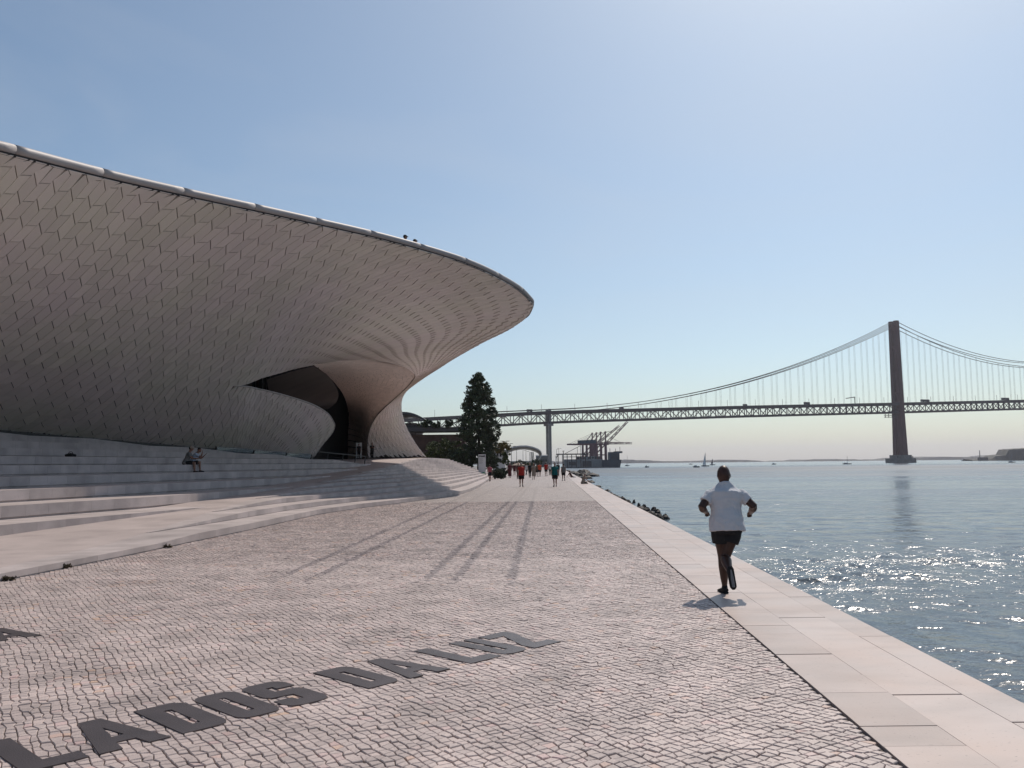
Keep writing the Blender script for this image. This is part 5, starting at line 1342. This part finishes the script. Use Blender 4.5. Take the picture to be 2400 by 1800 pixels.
    if cap:
        solid('cap', [ball_tr(hc+hup*.025*H, (.053*H, .064*H, .050*H)), tube_vf([hc+fw*.03*H+hup*.025*H, hc+fw*.105*H+hup*.015*H], [(.045*H, .010*H), (.034*H, .008*H)], 12, (1, 0, 0))], voxel*.8, cap, root, 2)
    if fingers:
        for sgn in (-1, 1):
            o = mk('eye', *ball_vf(tuple(hc+fw*.058*H+np.array([sgn*.017*H, 0, .004*H])), .0075*H, 10, 8), MAT['eye'], root, smooth=True)
    return root
def ball_tr(c, r):
    v, f = ball_vf((0, 0, 0), r, 14, 10); return np.array(v)+np.asarray(c), f
def at_px(px, py, z=0.0):
    q = G(px, py, z); return (float(q[0]), float(q[1]), z)

q = at_px(1709, 1391)
person('runner seen from behind in white shirt and black shorts on the stone quay edge', q, 0.0, 1.70, shirt='tshirt', bottom=('shorts', 'black'), skin='skin_dark', hair=None, shoes='black',
       voxel=.0075, hip=(8, -4), knee=(10, 66), foot=(2, 22), lean=7, arms=((-32, 36, 104), (-30, 38, 100)), abfore=(-24, 4), fat=1.22, sleeve=.66, fingers=True, hem=-.05, spread=(-.08, -.32))

def walker(px, py, hpx, label, yaw=0.0, **k):
    q = at_px(px, py); H = hpx*pix(q)[2]/FPX
    return person(label, q, yaw, float(np.clip(H, 1.5, 1.9)), **k)
GRP = 'people walking on the promenade'
W1 = dict(hip=(14, -12), knee=(8, 26), arms=((-16, 9, 10), (16, 9, 14)))
W2 = dict(hip=(-12, 13), knee=(24, 6), arms=((14, 9, 14), (-16, 9, 10)))
walker(1222, 1141, 56, 'man in bright red shirt and black shorts walking away beside the man in teal', shirt='red', skin='skin', fat=1.18, hair='hair_grey', group=GRP, **W1)
walker(1301, 1141, 57, 'man in teal shirt and black shorts walking away on the right of the red shirt', shirt='teal', skin='skin', fat=1.2, hair='hair_grey', group=GRP, **W2)
walker(1321, 1127, 40, 'man in grey shirt and dark shorts walking close to the quay edge', shirt='greyf', skin='skin_tan', group=GRP, sleeve=.3, **W1)
walker(1148, 1128, 39, 'woman in pink top and black flared skirt below the sign post', yaw=.3, shirt='pinkf', bottom=('skirt', 'black'), skin='skin', group=GRP, hem=0.02, **W2)
walker(1195, 1120, 36, 'woman in long maroon dress walking towards the camera beside the shrubs', yaw=3.1, shirt='maroonf', bottom=('long_skirt', 'maroonf'), skin='skin_tan', group=GRP, cap='whitef', **W1)
walker(1215, 1123, 37, 'person in brown patterned top and dark trousers in front of the parasol', yaw=3.0, shirt='brownf', bottom=('trousers', 'brownf'), skin='skin_tan', group=GRP, **W2)
walker(1206, 1114, 31, 'person in dark red clothes between the maroon dress and the parasol', yaw=3.1, shirt='maroonf', bottom=('shorts', 'maroonf'), skin='skin', group=GRP, **W1)
walker(1251, 1124, 38, 'woman in beige top and pale skirt next to the man in red', yaw=3.1, shirt='beigef', bottom=('dress', 'beigef'), skin='skin_tan', group=GRP, **W1)
walker(1242, 1120, 35, 'person in black top with a pale belt left of the woman in beige', yaw=3.2, shirt='black', bottom=('trousers', 'black'), skin='skin', group=GRP, **W2)
walker(1234, 1114, 27, 'man in white shirt and grey trousers striding behind the group', yaw=-.5, shirt='whitef', bottom=('trousers', 'greyf'), skin='skin', group=GRP, hip=(22, -20), knee=(5, 18))
walker(1228, 1107, 22, 'dark dressed person farthest back beside the man in white', shirt='black', bottom=('trousers', 'black'), skin='skin_tan', group=GRP, **W1)
walker(1265, 1117, 32, 'man in orange red shirt partly behind the man in red', shirt='orange', bottom=('shorts', 'black'), skin='skin', group=GRP, **W2)
walker(1280, 1116, 33, 'person in deep red shirt with a white print walking behind the man in red', shirt='red', bottom=('shorts', 'black'), skin='skin', group=GRP, cap='whitef', **W1)
walker(1289, 1114, 29, 'person in white top and olive trousers between the red and teal shirts', shirt='whitef', bottom=('trousers', 'oliv'), skin='skin_tan', group=GRP, **W2)
walker(1308, 1116, 31, 'dark dressed person half hidden behind the man in teal', shirt='black', bottom=('trousers', 'dgrey'), skin='skin_tan', group=GRP, **W1)
walker(1258, 1117, 30, 'person with a green bag just left of the orange red shirt', shirt='oliv', bottom=('shorts', 'black'), skin='skin', group=GRP, **W1)
# seated on the quay
SIT = dict(hip=(92, 86), knee=(84, 70), lean=18, arms=((30, 6, 30), (34, 6, 40)), ground=False)
q = G(1366, 1134); person('man with bare pale back sitting on the far quay edge above the rocks', (q[0], q[1], 0.10), -1.1, 1.72, shirt='beigef', bottom=('shorts', 'black'), skin='skin', hair='hair_grey', sleeve=.3, **SIT)
q = G(1340, 1119); person('dark dressed person leaning back at the quay edge beside the ledge', (q[0], q[1], 0.08), -1.2, 1.7, shirt='brownf', bottom=('trousers', 'black'), skin='skin_tan', hip=(80, 84), knee=(50, 30), lean=-28, arms=((-40, 10, 10), (-36, 10, 10)), ground=False)
# by the column
for px, py, hp_, lab, kk in ((872, 1071, 37, 'woman in dark clothes with folded arms standing before the curved column', dict(arms=((38, 6, 95), (34, 6, 100)), abfore=(-38, -42), shirt='black', bottom=('trousers', 'black'), skin='skin_tan')),
                            (841, 1071, 36, 'person in black standing by the white poster at the column', dict(arms=((4, 6, 10), (10, 6, 40)), shirt='black', bottom=('trousers', 'black'), skin='skin'))):
    p = P(px, py, 93.0); q = (p[0], 93.0, float(rampZ(93))); person(lab, q, 3.3, hp_*93/FPX, hip=(4, -4), knee=(4, 8), group='people standing by the column', **kk)
p = P(841, 1071, 94.5); po = thing('poster_board', 'white poster board standing behind the person at the curved column', 'poster', (p[0], 94.5, float(rampZ(94))))
mb = MB(); mb.box((0, 0, .95), (.62, .05, 1.7)); mb.build('board', MAT['white'], po); mb = MB(); mb.box((0, 0, .06), (.5, .35, .1)); mb.build('foot', MAT['dgrey'], po)
# on the roof
for px, py, Y, lab, kk in ((945, 551, 46, 'person in a dark peaked cap looking over the roof edge, left of two', dict(cap='black', shirt='dgrey')), (968, 561, 46.8, 'person with short dark hair looking over the roof edge, right of two', dict(shirt='teal', cap='dgrey'))):
    p = P(px, py, Y); person(lab, (p[0], Y, p[2]-1.74), -1.2, 1.72, bottom=('trousers', 'dgrey'), skin='skin_tan', group='people on the roof', hip=(3, -3), knee=(4, 6), lean=10, arms=((30, 8, 60), (30, 8, 60)), **kk)
# couple on the steps
def couple():
    for px, lab, kk in ((448, 'dark haired person in pale blue shirt sitting bent forward on the shaded steps', dict(shirt='bluef', bottom=('shorts', 'black'), lean=30, arms=((40, 8, 95), (58, 6, 110)), hip=(96, 92), knee=(98, 90), head_tilt=24)),
                        (435, 'person with a pale cap sitting just behind the one in blue shirt', dict(shirt='greyf', bottom=('shorts', 'black'), lean=20, arms=((30, 8, 60), (30, 8, 60)), hip=(92, 88), knee=(92, 88), cap='beigef', head_tilt=10))):
        best = None
        for Y in np.linspace(26, 46, 400):
            x = P(px, 1088, Y)[0]; zr, zf = float(rampZ(Y)), float(footZ(Y)); wv = (1.58-zr)/(zf-zr); d = abs(float(rampI(Y))+wv*(float(footX(Y))-float(rampI(Y)))-x)
            if best is None or d < best[0]: best = (d, x, Y)
        person(lab, (best[1], best[2], 1.87+.10), -1.35, 1.70, skin='skin_tan', group='couple sitting on the steps', ground=False, **{**dict(hair='hair'), **kk})
couple()

def small_things():
    for i, (px, py, n, lab) in enumerate([(14, 1361, 26, 'dry brown weed tuft at the foot of the lowest step by the left edge'), (146, 1332, 34, 'brown weed tuft at the foot of the lowest step, larger of the left pair'),
                                          (392, 1284, 14, 'tiny weed in the joint below the lowest step, farthest of the weeds')]):
        q = G(px, py); rg = np.random.default_rng(70+i); t = thing('weed_tuft', lab, 'weed', (q[0], q[1], 0), 0, 'weeds along the lowest step')
        C = rg.normal(0, 1, (n*4, 3))*np.array([.08, .025, .014])+np.array([0, 0, .035]); C[:, 2] = np.abs(C[:, 2]); leaves('blades', C, .035, NM('dry_weed_%d' % i, (.10, .075, .045), .9, .4, 5), t, rg)
    Y = 37.0; x = P(165, 1062, Y)[0]; wv = (float(rampI(Y))-x)/(float(rampI(Y))-float(footX(Y))); k = math.floor((float(rampZ(Y))+wv*(float(footZ(Y))-float(rampZ(Y)))-.07)/.36+1e-6)
    t = thing('dark_object', 'small dark object lying on the upper steps near the left edge', 'object', (x, Y, .07+.36*(k+1)))  # unidentified dark thing, merely shaped as a bag
    mb = MB(); mb.tube([(-.22, 0, .08), (0, .02, .10), (.24, 0, .07)], [(.06, .05), (.12, .09), (.05, .05)], 10, (0, 1, 0)); mb.build('body', MAT['black'], t, True)
    mb = MB(); mb.tube([(-.1, 0, .16), (-.03, 0, .24), (.06, 0, .24), (.12, 0, .15)], .012, 6, (0, 1, 0)); mb.build('handle', MAT['black'], t)
small_things()

# ------------------------------------------------------------------ air
def haze():
    m = bpy.data.materials.new('air'); m.use_nodes = True; t = m.node_tree; t.nodes.remove(t.nodes['Principled BSDF'])
    v = t.nodes.new('ShaderNodeVolumePrincipled'); v.inputs['Color'].default_value = (0.90, 0.90, 1.0, 1)
    v.inputs['Density'].default_value = 0.00007; v.inputs['Anisotropy'].default_value = 0.35
    t.links.new(v.outputs[0], t.nodes['Material Output'].inputs['Volume'])
    mb = MB(); mb.box((0, 4900, 128), (29000, 21800, 264)); mb.build('haze', m, kind='stuff')
haze()
